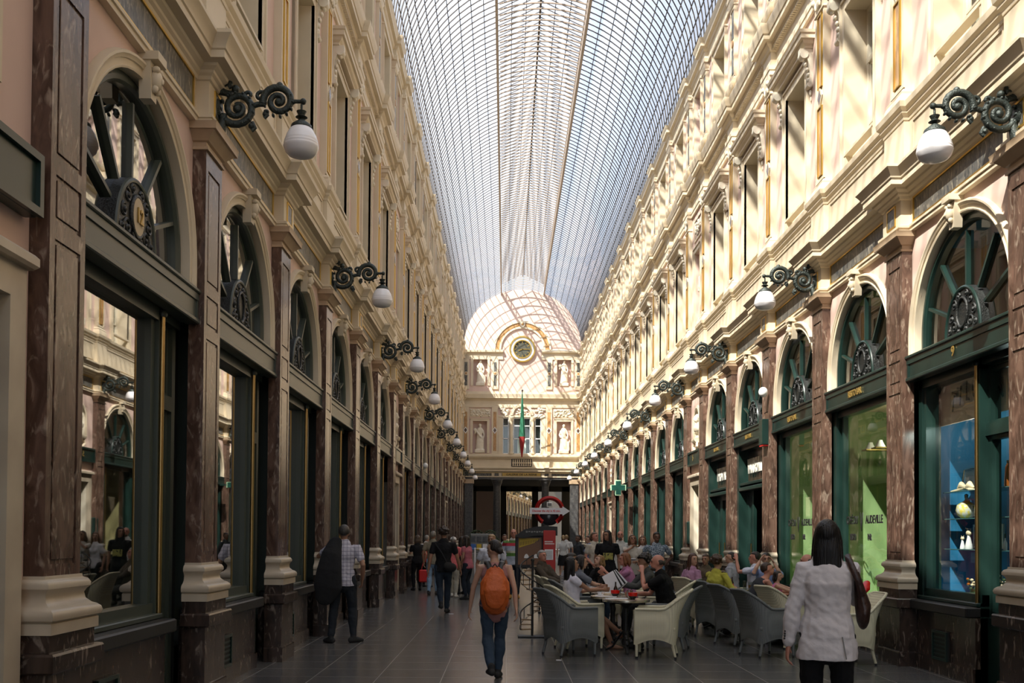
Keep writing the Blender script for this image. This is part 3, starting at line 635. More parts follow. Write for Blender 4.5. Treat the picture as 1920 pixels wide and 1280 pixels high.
# far strollers
person('far woman in a white top and black skirt carrying a grey bag, walking away', px(1056, 38), 38, D(0), 1.70, fem=True, hair=('bun', (.30, .20, .09)), top=((.60, .60, .58), 'short'), bottom=(BLK, 'skirt'), vox=.016)
person('far person in white beside the woman with the grey bag', px(1062, 41), 41, D(0), 1.72, hair=('short', (.3, .2, .1)), top=((.68, .68, .68), 'short'), bottom=(BLK, 'skirt'), vox=.016)
person('far figure in dark clothes at the foot of the right end pillar', px(1085, 31), 31, D(120), 1.70, hair=('short', DH), top=((.04, .045, .05), 'long'), bottom=(BLK, 'pants'), vox=.014, skin='dark')
person('far figure in a blue shirt with a white shoulder', px(1104, 29), 29, D(100), 1.68, fem=True, hair=('bun', BR), top=((.16, .20, .34), 'short'), bottom=(BLK, 'pants'), vox=.014)
# standing group by the right wall
G_ = 'standing group behind the terrace'
person('man in a beige short-sleeved shirt, leftmost of the standing group', px(1115, 24.5), 24.5, D(215), 1.76, hair=('short', (.12, .07, .04)), top=((.50, .46, .38), 'short'), bottom=(BLK, 'pants'), skin='red', head=(D(10), D(-8)), fat=1.08, lh=(-.20, .2, 1.0), rh=(.2, .15, .95))
q = person('long haired man in a black tee shirt with a yellow print', px(1139, 22.6), 22.6, D(180), 1.80, hair=('verylong', DH), top=(BLK, 'short'), bottom=(BLK, 'pants'), skin='tan', head=(D(-40), 0))
M['yprint'] = mat('yellow_print', (.35, .32, .08), .8, noise=(25, (.03, .03, .02), .5, .6)); m = MB(); m.bbox(-.11, .11, .135, .150, 1.10, 1.26, 'yprint', .005); m.build('shirt_print', q['root'])
person('balding man in a white collared shirt behind the black tee shirt', px(1163, 24.2), 24.2, D(180), 1.80, hair=('bald', (.10, .07, .05), 1), top=((.58, .58, .54), 'short'), bottom=(BLK, 'pants'), skin='red', head=(D(-10), D(-6)))
person('woman in a beige tee shirt reading a booklet with one hand on her neck', px(1186, 21.6), 21.6, D(185), 1.70, fem=True, hair=('bob', (.11, .055, .03)), top=((.46, .42, .36), 'short'), bottom=(BLK, 'pants'), rh=(.05, .12, 1.43), rpole=(1, .2, -.4), lh=(-.02, .30, 1.12), head=(0, D(-14)), fat=1.1, skin='tan')
t = thing('booklet', (px(1184, 21.2), 21.28, 1.13), 0, 'open white booklet held by the woman in the beige tee shirt', 'booklet'); m = MB(); m.bbox(-.10, .10, -.06, .06, 0, .015, 'ppr', .004); o = m.build('pages', t); o.rotation_euler = (D(-25), 0, 0)
person('young woman in a white top with a black strap, half hidden in the standing group', px(1205, 23.5), 23.5, D(200), 1.68, fem=True, hair=('long', (.14, .065, .03)), top=((.62, .60, .60), 'short'), bottom=(BLK, 'pants'), head=(D(-35), 0))
person('man in a blue and white patterned shirt, right end of the standing group', px(1231, 21.9), 21.9, D(182), 1.76, hair=('short', DH), top=((.07, .10, .14), 'short', 'splash', (.48, .55, .60)), bottom=((.10, .20, .30), 'jeans'), skin='dark', lh=(-.20, -.12, 1.0), rh=(.20, -.12, 1.0), rpole=(1, -.3, 0), lpole=(-1, -.3, 0))
# --- seated people (rz: -90 faces right)
def seated(label, x, y, deg, **k):
    a = dict(sit=.47, vox=.0105); a.update(k); return person(label, x, y, D(deg), **a)
tb = (.05, .42, .80)
q = seated('woman in a white dress with long black hair seated at the nearest table', px(1088, 14.35), 14.35, -80, H=1.68, fem=True, hair=('long', (.008, .006, .005)), top=((.66, .64, .72), 'cap'), bottom=((.66, .64, .72), 'dress'), skin='tan', shoe=None, lean=D(-4), lh=(-.04, .29, .88), rh=(.04, .33, .86), lf=(-.05, .62, .22), rf=(.06, .46, .075), vox=.009, head=(0, D(-3)), lpole=(-.5, -.4, -1), rpole=(.5, -.4, -1), feettoe=((0, 1, .25), (.1, 1, 0)))
for s in (-1, 1):
    m = MB(); a = q['LG'][s][1]; m.bbox(-.042, .042, -.05, .18, -.012, 0, 'lth', .005); o = m.build('flip_flop', q['root']); o.location = a+Vector((0, 0, -.072)) if s > 0 else a+Vector((0, .0, -.07))
seated('woman in a grey top with short dark hair seated behind the woman in white', px(1090, 16.1), 16.05, -85, H=1.68, fem=True, hair=('bob', DH), top=((.16, .17, .20), 'short'), bottom=(JEAN, 'jeans'), lh=(-.05, .42, .82), rh=(.05, .42, .82), lean=D(8))
seated('person in a black and white striped shirt with sunglasses pushed up', px(1068, 17.3), 17.2, -80, H=1.72, hair=('short', DH), top=((.60, .62, .68), 'long', ('rep', 42), (.02, .02, .03)), bottom=((.30, .28, .24), 'pants'), lean=D(12), lh=(-.1, .35, .80), rh=(.1, .35, .80), skin='tan')
seated('grey haired older man in a brown jacket leaning back in his seat', px(1031, 18.9), 19.0, -125, H=1.74, hair=('short', (.28, .27, .25)), top=((.07, .055, .04), 'jacket'), bottom=((.04, .04, .035), 'pants'), skin='red', lh=(-.08, .28, .78), rh=(.1, .28, .76), lean=D(-8), head=(D(-15), 0))
seated('fair haired woman in black bending forward over the far table', px(1130, 18.3), 18.3, 120, H=1.68, fem=True, hair=('bob', (.22, .12, .045)), top=(BLK, 'long'), bottom=(BLK, 'pants'), lean=D(22), head=(0, D(-30)), lh=(-.1, .42, .80), rh=(.1, .42, .80))
seated('red haired woman in a pink tee shirt with her hands raised', px(1172, 17.4), 17.45, 92, H=1.72, fem=True, hair=('bob', (.20, .075, .03)), top=((.46, .20, .34), 'cap'), bottom=(JEAN, 'jeans'), lh=(.02, .34, 1.02), rh=(.10, .36, .96), lpole=(-.3, 0, -1), rpole=(.5, 0, -1), lean=D(8), skin='red')
seated('man with dark curly hair half hidden behind the bald man', px(1213, 16.2), 16.1, 95, H=1.74, hair=('curly', DH), top=((.07, .07, .065), 'long'), bottom=(BLK, 'pants'), lean=D(14), lh=(-.12, .45, .86), rh=(.12, .45, .86), skin='tan')
seated('bald bearded man in a black shirt with his hand at his mouth', px(1243, 14.55), 14.55, 84, H=1.80, hair=('bald', (.05, .035, .025), 1), top=((.008, .008, .008), 'short'), bottom=((.16, .13, .10), 'pants'), lean=D(16), lh=(-.02, .30, 1.10), rh=(.14, .42, .78), lpole=(-.4, .5, -1), vox=.009, skin='red', head=(0, D(-6)), fat=1.12)
seated('woman in a lilac pink top with very long brown hair turning towards us', px(1303, 17.9), 17.85, -60, H=1.70, fem=True, hair=('verylong', (.07, .03, .018)), top=((.40, .22, .33), 'short'), bottom=(JEAN, 'jeans'), head=(D(-95), 0), lean=D(3), skin='light')
seated('person in brown half hidden behind the long haired woman', px(1322, 19.2), 19.3, 150, H=1.62, hair=('short', BR), top=((.10, .075, .05), 'short'), bottom=(BLK, 'pants'), skin='tan')
seated('woman with curly brown hair in a yellow-green cardigan seen from behind', px(1347, 16.4), 16.4, -50, H=1.68, fem=True, hair=('curly', (.065, .035, .02)), top=((.42, .39, .06), 'long'), bottom=(BLK, 'pants'), lean=D(6), rh=(.32, .18, .70), lh=(-.1, .4, .80), vox=.0095, fat=1.1)
seated('young man in a grey shirt leaning his head beside the white shirted man', px(1366, 19.6), 19.6, 60, H=1.70, hair=('short', DH), top=((.32, .32, .36), 'short'), bottom=(BLK, 'pants'), head=(D(20), D(-10)), lean=D(6))
seated('man in a white shirt seen in profile with a hand at his forehead', px(1400, 18.3), 18.3, 75, H=1.76, hair=('short', DH), top=((.60, .62, .72), 'short'), bottom=(BLK, 'pants'), lh=(-.03, .18, 1.22), lpole=(-.4, .6, -1), lean=D(-6), skin='red')
seated('man in a blue shirt with both hands at his head facing us', px(1437, 17.2), 17.2, 170, H=1.76, hair=('short', DH), top=((.22, .28, .46), 'short'), bottom=(BLK, 'pants'), rh=(.12, .10, 1.22), lh=(-.12, .14, 1.18), rpole=(.5, .5, -.9), lpole=(-.5, .5, -.9), lean=D(6), skin='light')
seated('woman in a dark sleeveless top bending over towards the little girl', 4.03, 16.1, -85, H=1.70, fem=True, hair=('short', (.05, .028, .018)), top=((.035, .036, .042), 'tank'), bottom=(BLK, 'pants'), lean=D(38), head=(D(-10), D(-25)), rh=(.10, .55, .72), lh=(-.1, .55, .74), skin='red')
seated('little girl with dark hair in a pink vest and red skirt', 4.13, 14.72, -110, H=1.12, sit=.56, fem=False, hair=('bob', (.02, .014, .012)), top=((.55, .16, .32), 'tank'), bottom=((.55, .02, .04), 'skirt'), rh=(.10, .30, .80), lh=(-.08, .34, .82), head=(D(-25), 0), lf=(-.06, .22, .30), rf=(.06, .22, .30), vox=.009)
seated('balding moustached man in a beige shirt facing the little girl', px(1505, 15.2), 15.2, 82, H=1.78, hair=('bald', (.06, .04, .03)), top=((.42, .37, .29), 'short'), bottom=(BLK, 'pants'), skin='red', lean=D(2), lh=(-.08, .36, .80), rh=(.08, .36, .80), fat=1.15, vox=.009)
# ------------------------------------------------------------ the gallery: measures
CX = 1.09; HW = 4.01; L = 3.23; LN = 2.30; PW = .27
PIL = [6.55+L*i for i in range(7)]
def pos():
    a = {}; y = 6.55
    for k in range(1, 22):
        a[k] = y; y += LN if k % 7 == 0 else L
    a[0] = 6.55-LN
    for k in range(-1, -7, -1): a[k] = a[k+1]-L
    return a
P = pos(); YFAR = 69.6
Z1 = 5.57

def arc(cu, cz, r, a0, a1, n): return [(cu+r*math.cos(a0+(a1-a0)*i/n), cz+r*math.sin(a0+(a1-a0)*i/n)) for i in range(n+1)]
def ring(mb, path, cu, prof, key):
    # path (u,z) with normals; prof (offset outward from opening, w)
    n = len(path); nrm = []
    for i in range(n):
        a = Vector(path[max(i-1, 0)]); b = Vector(path[min(i+1, n-1)]); d = (b-a).normalized(); nrm.append(Vector((-d.y, d.x)))
    # ensure outward (away from opening centre)
    mid = Vector((cu, path[0][1])); m0 = nrm[n//2]
    if (Vector(path[n//2])-mid).dot(m0) < 0: nrm = [-x for x in nrm]
    vs = []; fs = []; q = len(prof)
    for i in range(n):
        for o, w in prof: p = Vector(path[i])+nrm[i]*o; vs.append((w, p.x, p.y))
    for i in range(n-1):
        for j in range(q-1): fs.append((i*q+j, (i+1)*q+j, (i+1)*q+j+1, i*q+j+1))
    mb.add(vs, fs, key)
def archpath(cu, cz, r, z0, n=20):
    return [(cu+r, z0)]+arc(cu, cz, r, 0, PI, n)+[(cu-r, z0)]

# ---- ground pilaster: shaft > pedestal, base, capital (local origin at pilaster centre on the floor, +x into the gallery)
def T_pilaster():
    root = MB()
    w0, hw = -.15, PW-.005
    # shaft body with sunk panels
    root.box(w0, -.012, -hw, hw, 1.30, 5.34, 'red')
    zs = [1.42, 3.56, 3.64, 3.96, 4.06, 5.14]
    fr = .075
    root.box(-.012, 0, -hw, -hw+fr, 1.30, 5.34, 'red'); root.box(-.012, 0, hw-fr, hw, 1.30, 5.34, 'red')
    zz = [1.30]+zs+[5.34]
    for a, b in ((1.30, 1.42), (3.52, 3.64), (3.94, 4.06), (5.16, 5.34)):
        root.box(-.012, 0, -hw+fr, hw-fr, a, b, 'red')
    for a, b in ((1.42, 3.52), (3.64, 3.94), (4.06, 5.16)):   # raised fields
        root.bbox(-.012, -.002, -hw+fr+.03, hw-fr-.03, a+.03, b-.03, 'red', .006)
    o = root.build('ground_pilaster')
    path = [(w0, -hw), (0, -hw), (0, hw), (w0, hw)]
    b = MB()
    b.sweep(path, [(-.02, 1.345), (.012, 1.345), (.015, 1.325), (.04, 1.315), (.055, 1.29), (.055, 1.265), (.035, 1.245), (.022, 1.22), (.03, 1.18), (.06, 1.15), (.085, 1.14), (.108, 1.12), (.115, 1.095), (.108, 1.07), (.085, 1.055), (.095, 1.05), (.095, .98), (-.02, .98)], 'basest')
    b.build('base', o, 40)
    p = MB()
    p.sweep(path, [(-.02, .98), (.075, .98), (.075, .87), (.115, .865), (.125, .85), (.125, .75), (.105, .735), (.07, .73), (.07, .19), (.085, .185), (.09, .17), (.09, 0)], 'dkmar')
    p.build('pedestal', o)
    c = MB()
    c.sweep(path, [(-.02, 5.33), (.02, 5.335), (.02, 5.36), (.0, 5.37), (.0, 5.41), (.025, 5.42), (.04, 5.44), (.085, 5.485), (.10, 5.50), (.125, 5.50), (.125, 5.545), (.135, 5.57), (-.02, 5.572)], 'cream2')
    c.build('capital', o, 30)
    return o
M['cream2'] = mat('ochre_stone', (.50, .37, .24), .5, noise=(4, (.42, .30, .19)))

def entab(mb, Ls, z0, prof, bset, bbrk, hb, key):
    path = [(bbrk, 0), (bbrk, hb), (bset, hb), (bset, Ls-hb), (bbrk, Ls-hb), (bbrk, Ls)]
    mb.sweep(path, prof, key)

def frame_rect(mb, w, u0, u1, z0, z1, t, d, key):
    mb.box(w, w+d, u0, u1, z1-t, z1, key); mb.box(w, w+d, u0, u1, z0, z0+t, key)
    mb.box(w, w+d, u0, u0+t, z0+t, z1-t, key); mb.box(w, w+d, u1-t, u1, z0+t, z1-t, key)

def wall_hole(mb, w, u0, u1, z0, z1, a0, a1, b0, b1, key, back=.36, jkey='cream'):
    mb.quad((w,u0,z0),(w,a0,z0),(w,a0,z1),(w,u0,z1), key); mb.quad((w,a1,z0),(w,u1,z0),(w,u1,z1),(w,a1,z1), key)
    if b0 > z0+1e-4: mb.quad((w,a0,z0),(w,a1,z0),(w,a1,b0),(w,a0,b0), key)
    mb.quad((w,a0,b1),(w,a1,b1),(w,a1,z1),(w,a0,z1), key)
    v = w-back
    mb.quad((w,a0,b0),(v,a0,b0),(v,a0,b1),(w,a0,b1), jkey); mb.quad((w,a1,b0),(v,a1,b0),(v,a1,b1),(w,a1,b1), jkey)
    mb.quad((w,a0,b1),(v,a0,b1),(v,a1,b1),(w,a1,b1), jkey); mb.quad((w,a0,b0),(v,a0,b0),(v,a1,b0),(w,a1,b0), jkey)

def arch_wall(mb, w, u0, u1, z0, z1, c, R, cz, zb, key, n=24):
    t = cz+R
    mb.quad((w,u0,z0),(w,c-R,z0),(w,c-R,z1),(w,u0,z1), key); mb.quad((w,c+R,z0),(w,u1,z0),(w,u1,z1),(w,c+R,z1), key)
    if zb > z0: mb.quad((w,c-R,z0),(w,c+R,z0),(w,c+R,zb),(w,c-R,zb), key)
    mb.quad((w,c-R,t),(w,c+R,t),(w,c+R,z1),(w,c-R,z1), key)
    a = arc(c, cz, R, 0, PI, n)
    for p, q in zip(a, a[1:]): mb.quad((w,p[0],p[1]),(w,q[0],q[1]),(w,q[0],t),(w,p[0],t), key)

GE = [(-.06, Z1), (.035, Z1), (.035, Z1+.045), (.05, Z1+.05), (.05, Z1+.08), (.0, Z1+.10), (.0, 5.99), (.02, 6.0), (.03, 6.03), (.055, 6.05), (.06, 6.075), (.10, 6.10), (.11, 6.125),
      (.20, 6.13), (.20, 6.20), (.215, 6.21), (.22, 6.24), (.25, 6.29), (.28, 6.33), (.28, 6.365), (.10, 6.39), (.02, 6.42), (-.1, 6.42)]
SE = [(-.06, 7.02), (.01, 7.02), (.015, 7.06), (.045, 7.10), (.045, 7.13), (.08, 7.17), (.09, 7.24), (.02, 7.25), (-.2, 7.25)]
E2 = [(-.06, 10.66), (.03, 10.66), (.03, 10.75), (.045, 10.76), (.05, 10.84), (.0, 10.86), (.0, 11.12), (.03, 11.14), (.05, 11.19), (.10, 11.23), (.11, 11.27), (.19, 11.28), (.19, 11.37), (.21, 11.38), (.24, 11.47), (.26, 11.52), (.26, 11.56), (.05, 11.60), (-.15, 11.61)]
S2 = [(-.06, 11.9), (.015, 11.9), (.05, 11.96), (.06, 12.02), (-.1, 12.03)]
E3 = [(-.06, 14.05), (.025, 14.05), (.03, 14.15), (.0, 14.17), (.0, 14.32), (.04, 14.35), (.06, 14.40), (.13, 14.42), (.13, 14.50), (.16, 14.55), (.18, 14.62), (.02, 14.66), (-.15, 14.67), (-.15, 14.86), (-.6, 14.90)]

def T_bay(Ls, niche=False):
    """facade of one bay, local y from pilaster centre (0) to next (Ls)"""
    mb = MB(); c = Ls/2; g0, g1 = PW, Ls-PW
    W = -.13
    root = None
    if not niche:
        R = (Ls-2*PW)/2-.145; cz = 4.17; z0 = 3.96
        pts = archpath(c, cz, R, z0, 28); arch_wall(mb, W, g0, g1, z0, Z1, c, R, cz, z0, 'pink')
    else:
        # niche bay: door below, oval-headed niche with a bust above
        wall_hole(mb, W, g0, g1, 0, 3.96, c-.52, c+.52, 0, 3.05, 'pink', .5, 'stone')
        R = .36; cz = 4.78; z0 = 4.30; pts = archpath(c, cz, R, z0, 16); m_ = len(pts)
        arch_wall(mb, W, g0, g1, 3.96, Z1, c, R, cz, z0, 'pink')
        # concave niche
        for i in range(m_-1):
            a, b = pts[i], pts[i+1]
            for k in range(4):
                t0, t1 = k/4*PI/2, (k+1)/4*PI/2
                def pt(p, t):
                    cc = (c, min(p[1], cz)); s_ = math.cos(t); return (W-.20*math.sin(t), cc[0]+(p[0]-cc[0])*s_, cc[1]+(p[1]-cc[1])*s_)
                mb.quad(pt(a, t0), pt(b, t0), pt(b, t1), pt(a, t1), 'stone')
    o = mb.build('facade_bay')
    def part(name, m, sm=None): return m.build(name, o, sm)
    a = MB()
    if not niche:
        ring(a, pts, c, [(0, W-.16), (0, W-.0), (.0, W+.035), (.015, W+.04), (.022, W+.025), (.07, W+.03), (.075, W+.045), (.09, W+.05), (.105, W+.065), (.125, W+.065), (.138, W+.03), (.142, W-.01)], 'cream')
        part('archivolt', a, 35)
        k = MB(); k.prism([(c-.10, Z1+.02), (c+.10, Z1+.02), (c+.10, Z1-.05), (c-.10, Z1-.05)], 'x', W, W+.17, 'cream')
        k.prism([(c-.085, Z1-.05), (c+.085, Z1-.05), (c+.06, Z1-.36), (c-.06, Z1-.36)], 'x', W, W+.10, 'cream')
        k.ball((W+.12, c, Z1-.19), (.055, .06, .085), 'cream', 10, 8); k.ball((W+.165, c, Z1-.20), (.022, .02, .03), 'cream', 6, 5)
        for s in (-1, 1): k.ball((W+.13, c+s*.035, Z1-.11), (.035, .03, .03), 'cream', 8, 6); k.ball((W+.12, c+s*.03, Z1-.27), (.03, .025, .035), 'cream', 8, 6)
        part('keystone', k, 50)
    else:
        ring(a, pts, c, [(0, W), (.0, W+.03), (.03, W+.045), (.05, W+.03), (.09, W+.03), (.10, W)], 'cream')
        a.sweep([(W, c-.22), (W, c+.22)], [(0, 4.20), (.10, 4.22), (.13, 4.27), (.13, 4.31), (0, 4.32)], 'cream', True)
        for s in (-1, 1):
            a.tube([(W+.05, c+s*.2, 4.2), (W+.06, c+s*.25, 4.1), (W+.04, c+s*.12, 4.0), (W+.03, c, 3.98)], .035, 'cream', 8)
        part('niche_frame', a, 40)
        b = MB(); b.lathe([(.10, 0), (.12, .03), (.07, .06), (.06, .12), (.11, .16)], 'stone', (W-.02, c, 4.31), 14)
        b.lathe([(.10, 0), (.17, .06), (.20, .14), (.16, .20), (.06, .24), (.055, .30)], 'stone', (W-.01, c, 4.47), 16, .6, 1)
        b.ball((W+.02, c, 4.86), (.085, .08, .11), 'stone', 14, 10); b.ball((W+.10, c, 4.85), (.02, .015, .03), 'stone', 6, 5)
        b.ball((W-.01, c, 4.91), (.095, .095, .09), 'stone', 12, 8)
        part('portrait_bust', b, 60)
        dr = MB(); frame_rect(dr, W, c-.72, c+.72, -.02, 3.25, .20, .07, 'basest'); dr.bbox(W, W+.14, c-.76, c+.76, 3.25, 3.34, 'basest', .02)
        part('door_surround', dr)
        dd = MB(); dd.box(W-.50, W-.45, c-.52, c+.52, 0, 3.05, 'green'); dd.bbox(W-.45, W-.42, c-.42, c-.06, .2, 1.2, 'green', .015); dd.bbox(W-.45, W-.42, c+.06, c+.42, .2, 1.2, 'green', .015)
        dd.bbox(W-.45, W-.42, c-.42, c-.06, 1.4, 2.8, 'green', .015); dd.bbox(W-.45, W-.42, c+.06, c+.42, 1.4, 2.8, 'green', .015)
        part('street_door', dd)
        sg = MB(); sg.bbox(W, W+.10, c-.80, c+.80, 3.60, 3.99, 'green', .01); frame_rect(sg, W+.10, c-.80, c+.80, 3.60, 3.99, .05, .03, 'green')
        part('fascia_board', sg)
    # ground entablature
    e = MB(); entab(e, Ls, Z1, GE, -.10, .03, .30, 'cream'); part('ground_cornice', e, 25)
    f = MB()
    f.box(-.10, -.088, .44, Ls-.44, 5.69, 5.97, 'frz'); frame_rect(f, -.10, .41, Ls-.41, 5.67, 5.995, .022, .025, 'gold')
    f.box(-.10, -.085, .30, Ls-.30, 6.002, 6.014, 'gold')
    part('frieze_panel', f)
    h = MB()
    h.box(.03, .04, -.12, .12, 5.72, 5.95, 'frz')
    frame_rect(h, .03, -.14, .14, 5.70, 5.97, .02, .016, 'gold')
    part('pilaster_panel', h)
    # zone under first-floor windows
    z = MB(); path = [(.0, 0), (.0, .33), (-.07, .33), (-.07, Ls-.33), (0, Ls-.33), (0, Ls)]
    z.sweep(path, [(0, 6.40), (.0, 6.5), (0, 7.03)], 'cream'); frame_rect(z, -.07, .45, Ls-.45, 6.50, 6.98, .03, .015, 'cream')
    z.sweep(path, SE, 'cream'); part('window_apron', z, 25)
    # first floor
    w = -.15; f1 = MB()
    ow = .60 if not niche else .40
    if not niche:
        wall_hole(f1, w, .2, Ls-.2, 7.2, 10.7, c-ow, c+ow, 7.25, 9.83, 'pink', .38)
    else:
        wall_hole(f1, w, .2, Ls-.2, 7.2, 10.7, c-ow, c+ow, 7.35, 9.5, 'pink', .32, 'pink')
        f1.quad((w-.32, c-ow, 7.35), (w-.32, c+ow, 7.35), (w-.32, c+ow, 9.5), (w-.32, c-ow, 9.5), 'pink')
    part('upper_wall', f1)
    s1 = MB()
    t = .17; zt = 9.83 if not niche else 9.5; zb = 7.25
    for sg_ in (-1, 1):
        a0 = c+sg_*ow; a1 = c+sg_*(ow+t); lo, hi = min(a0, a1), max(a0, a1)
        s1.box(w, w+.045, lo, hi, zb, zt+t, 'cream'); e0 = a1-sg_*.04; s1.box(w, w+.07, min(e0, a1), max(e0, a1), zb, zt+t, 'cream')
        s1.box(w, w+.055, min(a0, a0+sg_*.02), max(a0, a0+sg_*.02), zb, zt, 'cream')
    s1.box(w, w+.045, c-ow, c+ow, zt, zt+t, 'cream'); s1.box(w, w+.07, c-ow-t, c+ow+t, zt+t-.04, zt+t, 'cream')
    part('window_surround', s1)
    if not niche:
        for sg_ in (-1, 1):
            kb = MB(); u = c+sg_*(ow+t+.07)
            prof = []
            K = [(0, 9.42), (.05, 9.40), (.075, 9.47), (.06, 9.55), (.045, 9.65), (.06, 9.80), (.10, 9.92), (.17, 9.97), (.22, 10.0), (.22, 10.08), (0, 10.08)]
            kb.prism([(w+a, z_) for a, z_ in K], 'y', u-.06, u+.06, 'stone')
            kb.tube([(w+.055, u-.075, 9.45), (w+.055, u+.075, 9.45)], .045, 'stone', 12); kb.tube([(w+.15, u-.075, 9.98), (w+.15, u+.075, 9.98)], .075, 'stone', 12)
            for i in range(5): kb.ball((w+.06+.012*i*i/2, u, 9.55+.09*i), (.03, .05, .04), 'stone', 8, 6)
            kb.ball((w+.02, u, 9.33), (.025, .03, .06), 'stone', 8, 6); kb.ball((w+.015, u, 9.22), (.015, .018, .05), 'stone', 6, 5)
            part('console', kb, 50)
        hd = MB(); hh = ow+t+.15
        hd.sweep([(w, c-hh), (w+.14, c-hh), (w+.14, c+hh), (w, c+hh)], [(-.14, 10.08), (.0, 10.08), (.0, 10.12), (.04, 10.15), (.06, 10.20), (.10, 10.21), (.10, 10.29), (.12, 10.30), (.13, 10.35), (-.14, 10.39)], 'cream')
        part('window_hood', hd, 25)
        rl = MB(); rl.box(w-.06, w+.06, c-ow, c+ow, 7.52, 7.56, 'cream'); 
        rl.box(w-.01, w+.05, c-ow, c-ow+.05, 7.25, 7.52, 'cream'); rl.box(w-.01, w+.05, c+ow-.05, c+ow, 7.25, 7.52, 'cream')
        part('window_rail', rl)
    else:
        pn = MB()
        frame_rect(pn, w, c-.5, c+.5, 9.85, 10.45, .04, .03, 'cream')
        for i in range(16):
            a = i*2.4; pn.ball((w+.03, c+math.cos(a)*.03*i**.5*3, 10.15+math.sin(a)*.015*i**.5*3), (.03, .06, .05), 'stone', 8, 6)
        part('relief_panel', pn, 50)
    # first-floor pilasters: half at each end would cut; whole pilaster belongs to the bay's start
    p1 = MB(); p1.box(-.3, -.06, -.22, .22, 7.25, 10.66, 'cream')
    frame_rect(p1, -.06, -.22, .22, 7.50, 10.36, .05, .02, 'cream')
    p1.sweep([(-.16, -.22), (-.04, -.22), (-.04, .22), (-.16, .22)], [(0, 7.25), (.06, 7.25), (.06, 7.36), (.04, 7.40), (.045, 7.43), (.02, 7.46), (0, 7.48)], 'cream')
    p1.sweep([(-.16, -.22), (-.04, -.22), (-.04, .22), (-.16, .22)], [(0, 10.30), (.02, 10.32), (.02, 10.34), (0, 10.36), (.02, 10.50), (.06, 10.60), (.06, 10.66), (0, 10.66)], 'cream')
    for s in (-1, 1):
        p1.ball((.0, s*.17, 10.56), (.05, .06, .06), 'stone', 8, 6)
    for i in range(3): p1.ball((-.01, -.1+.1*i, 10.46), (.03, .04, .07), 'stone', 8, 6)
    p1.build('upper_pilaster', o, 30)
    mp_ = MB(); 
    for z0, z1 in ((7.60, 8.72), (9.08, 10.26)): mp_.box(-.06, -.047, -.085, .085, z0, z1, 'goldm'); frame_rect(mp_, -.06, -.105, .105, z0-.02, z1+.02, .02, .03, 'gold')
    mp_.prism([(0, 9.08), (.13, 8.90), (0, 8.72), (-.13, 8.90)], 'x', -.06, -.035, 'cream'); mp_.prism([(0, 9.02), (.085, 8.90), (0, 8.78), (-.085, 8.90)], 'x', -.035, -.03, 'red')
    mp_.build('marble_inlay', o)
    e = MB(); entab(e, Ls, 0, E2, -.13, -.02, .28, 'cream')
    for i in range(int(Ls/.075)): e.box(-.10, -.03, .3+i*.075, .34+i*.075, 11.14, 11.185, 'cream') if .3+i*.075 < Ls-.34 else None
    part('upper_cornice', e, 25)
    # attic storey
    z = MB(); path = [(-.03, 0), (-.03, .3), (-.11, .3), (-.11, Ls-.3), (-.03, Ls-.3), (-.03, Ls)]
    z.sweep(path, [(0, 11.58), (0, 11.95)], 'cream'); z.sweep(path, S2, 'cream'); part('attic_apron', z, 25)
    f2 = MB()
    if not niche: wall_hole(f2, w, .2, Ls-.2, 12.0, 14.1, c-ow, c+ow, 12.05, 13.78, 'pink', .36)
    else:
        wall_hole(f2, w, .2, Ls-.2, 12.0, 14.1, c-ow, c+ow, 12.10, 13.9, 'pink', .32, 'pink'); f2.quad((w-.32, c-ow, 12.1), (w-.32, c+ow, 12.1), (w-.32, c+ow, 13.9), (w-.32, c-ow, 13.9), 'pink')
    part('attic_wall', f2)
    s2 = MB(); zt = 13.78 if not niche else 13.9
    for sg_ in (-1, 1):
        a0 = c+sg_*ow; a1 = c+sg_*(ow+.15); s2.box(w, w+.05, min(a0, a1), max(a0, a1), 12.02, zt+.15, 'cream')
        e0 = a1-sg_*.03; s2.box(w, w+.075, min(e0, a1), max(e0, a1), 12.02, zt+.15, 'cream')
    s2.box(w, w+.05, c-ow, c+ow, zt, zt+.15, 'cream'); s2.box(w, w+.09, c-ow-.17, c+ow+.17, zt+.13, zt+.17, 'cream')
    part('attic_surround', s2)
    p2 = MB(); p2.box(-.3, -.08, -.2, .2, 12.0, 14.06, 'cream'); frame_rect(p2, -.08, -.2, .2, 12.22, 13.85, .045, .02, 'cream')
    p2.sweep([(-.16, -.2), (-.06, -.2), (-.06, .2), (-.16, .2)], [(0, 12.02), (.05, 12.02), (.05, 12.12), (.02, 12.16), (0, 12.2)], 'cream')
    p2.sweep([(-.16, -.2), (-.06, -.2), (-.06, .2), (-.16, .2)], [(0, 13.85), (.02, 13.87), (0, 13.9), (.05, 13.99), (.05, 14.05)], 'cream')
    p2.build('attic_pilaster', o, 30)
    q2 = MB(); q2.box(-.08, -.068, -.08, .08, 12.32, 12.90, 'frz'); q2.box(-.08, -.068, -.08, .08, 13.15, 13.75, 'frz')
    q2.prism([(.08*math.cos(i*PI/6), 13.025+.08*math.sin(i*PI/6)) for i in range(12)], 'x', -.08, -.055, 'goldm'); q2.build('attic_inlay', o)
    e = MB(); entab(e, Ls, 0, E3, -.12, -.02, .26, 'cream'); part('top_cornice', e, 25)
    refresh(o)
    return o
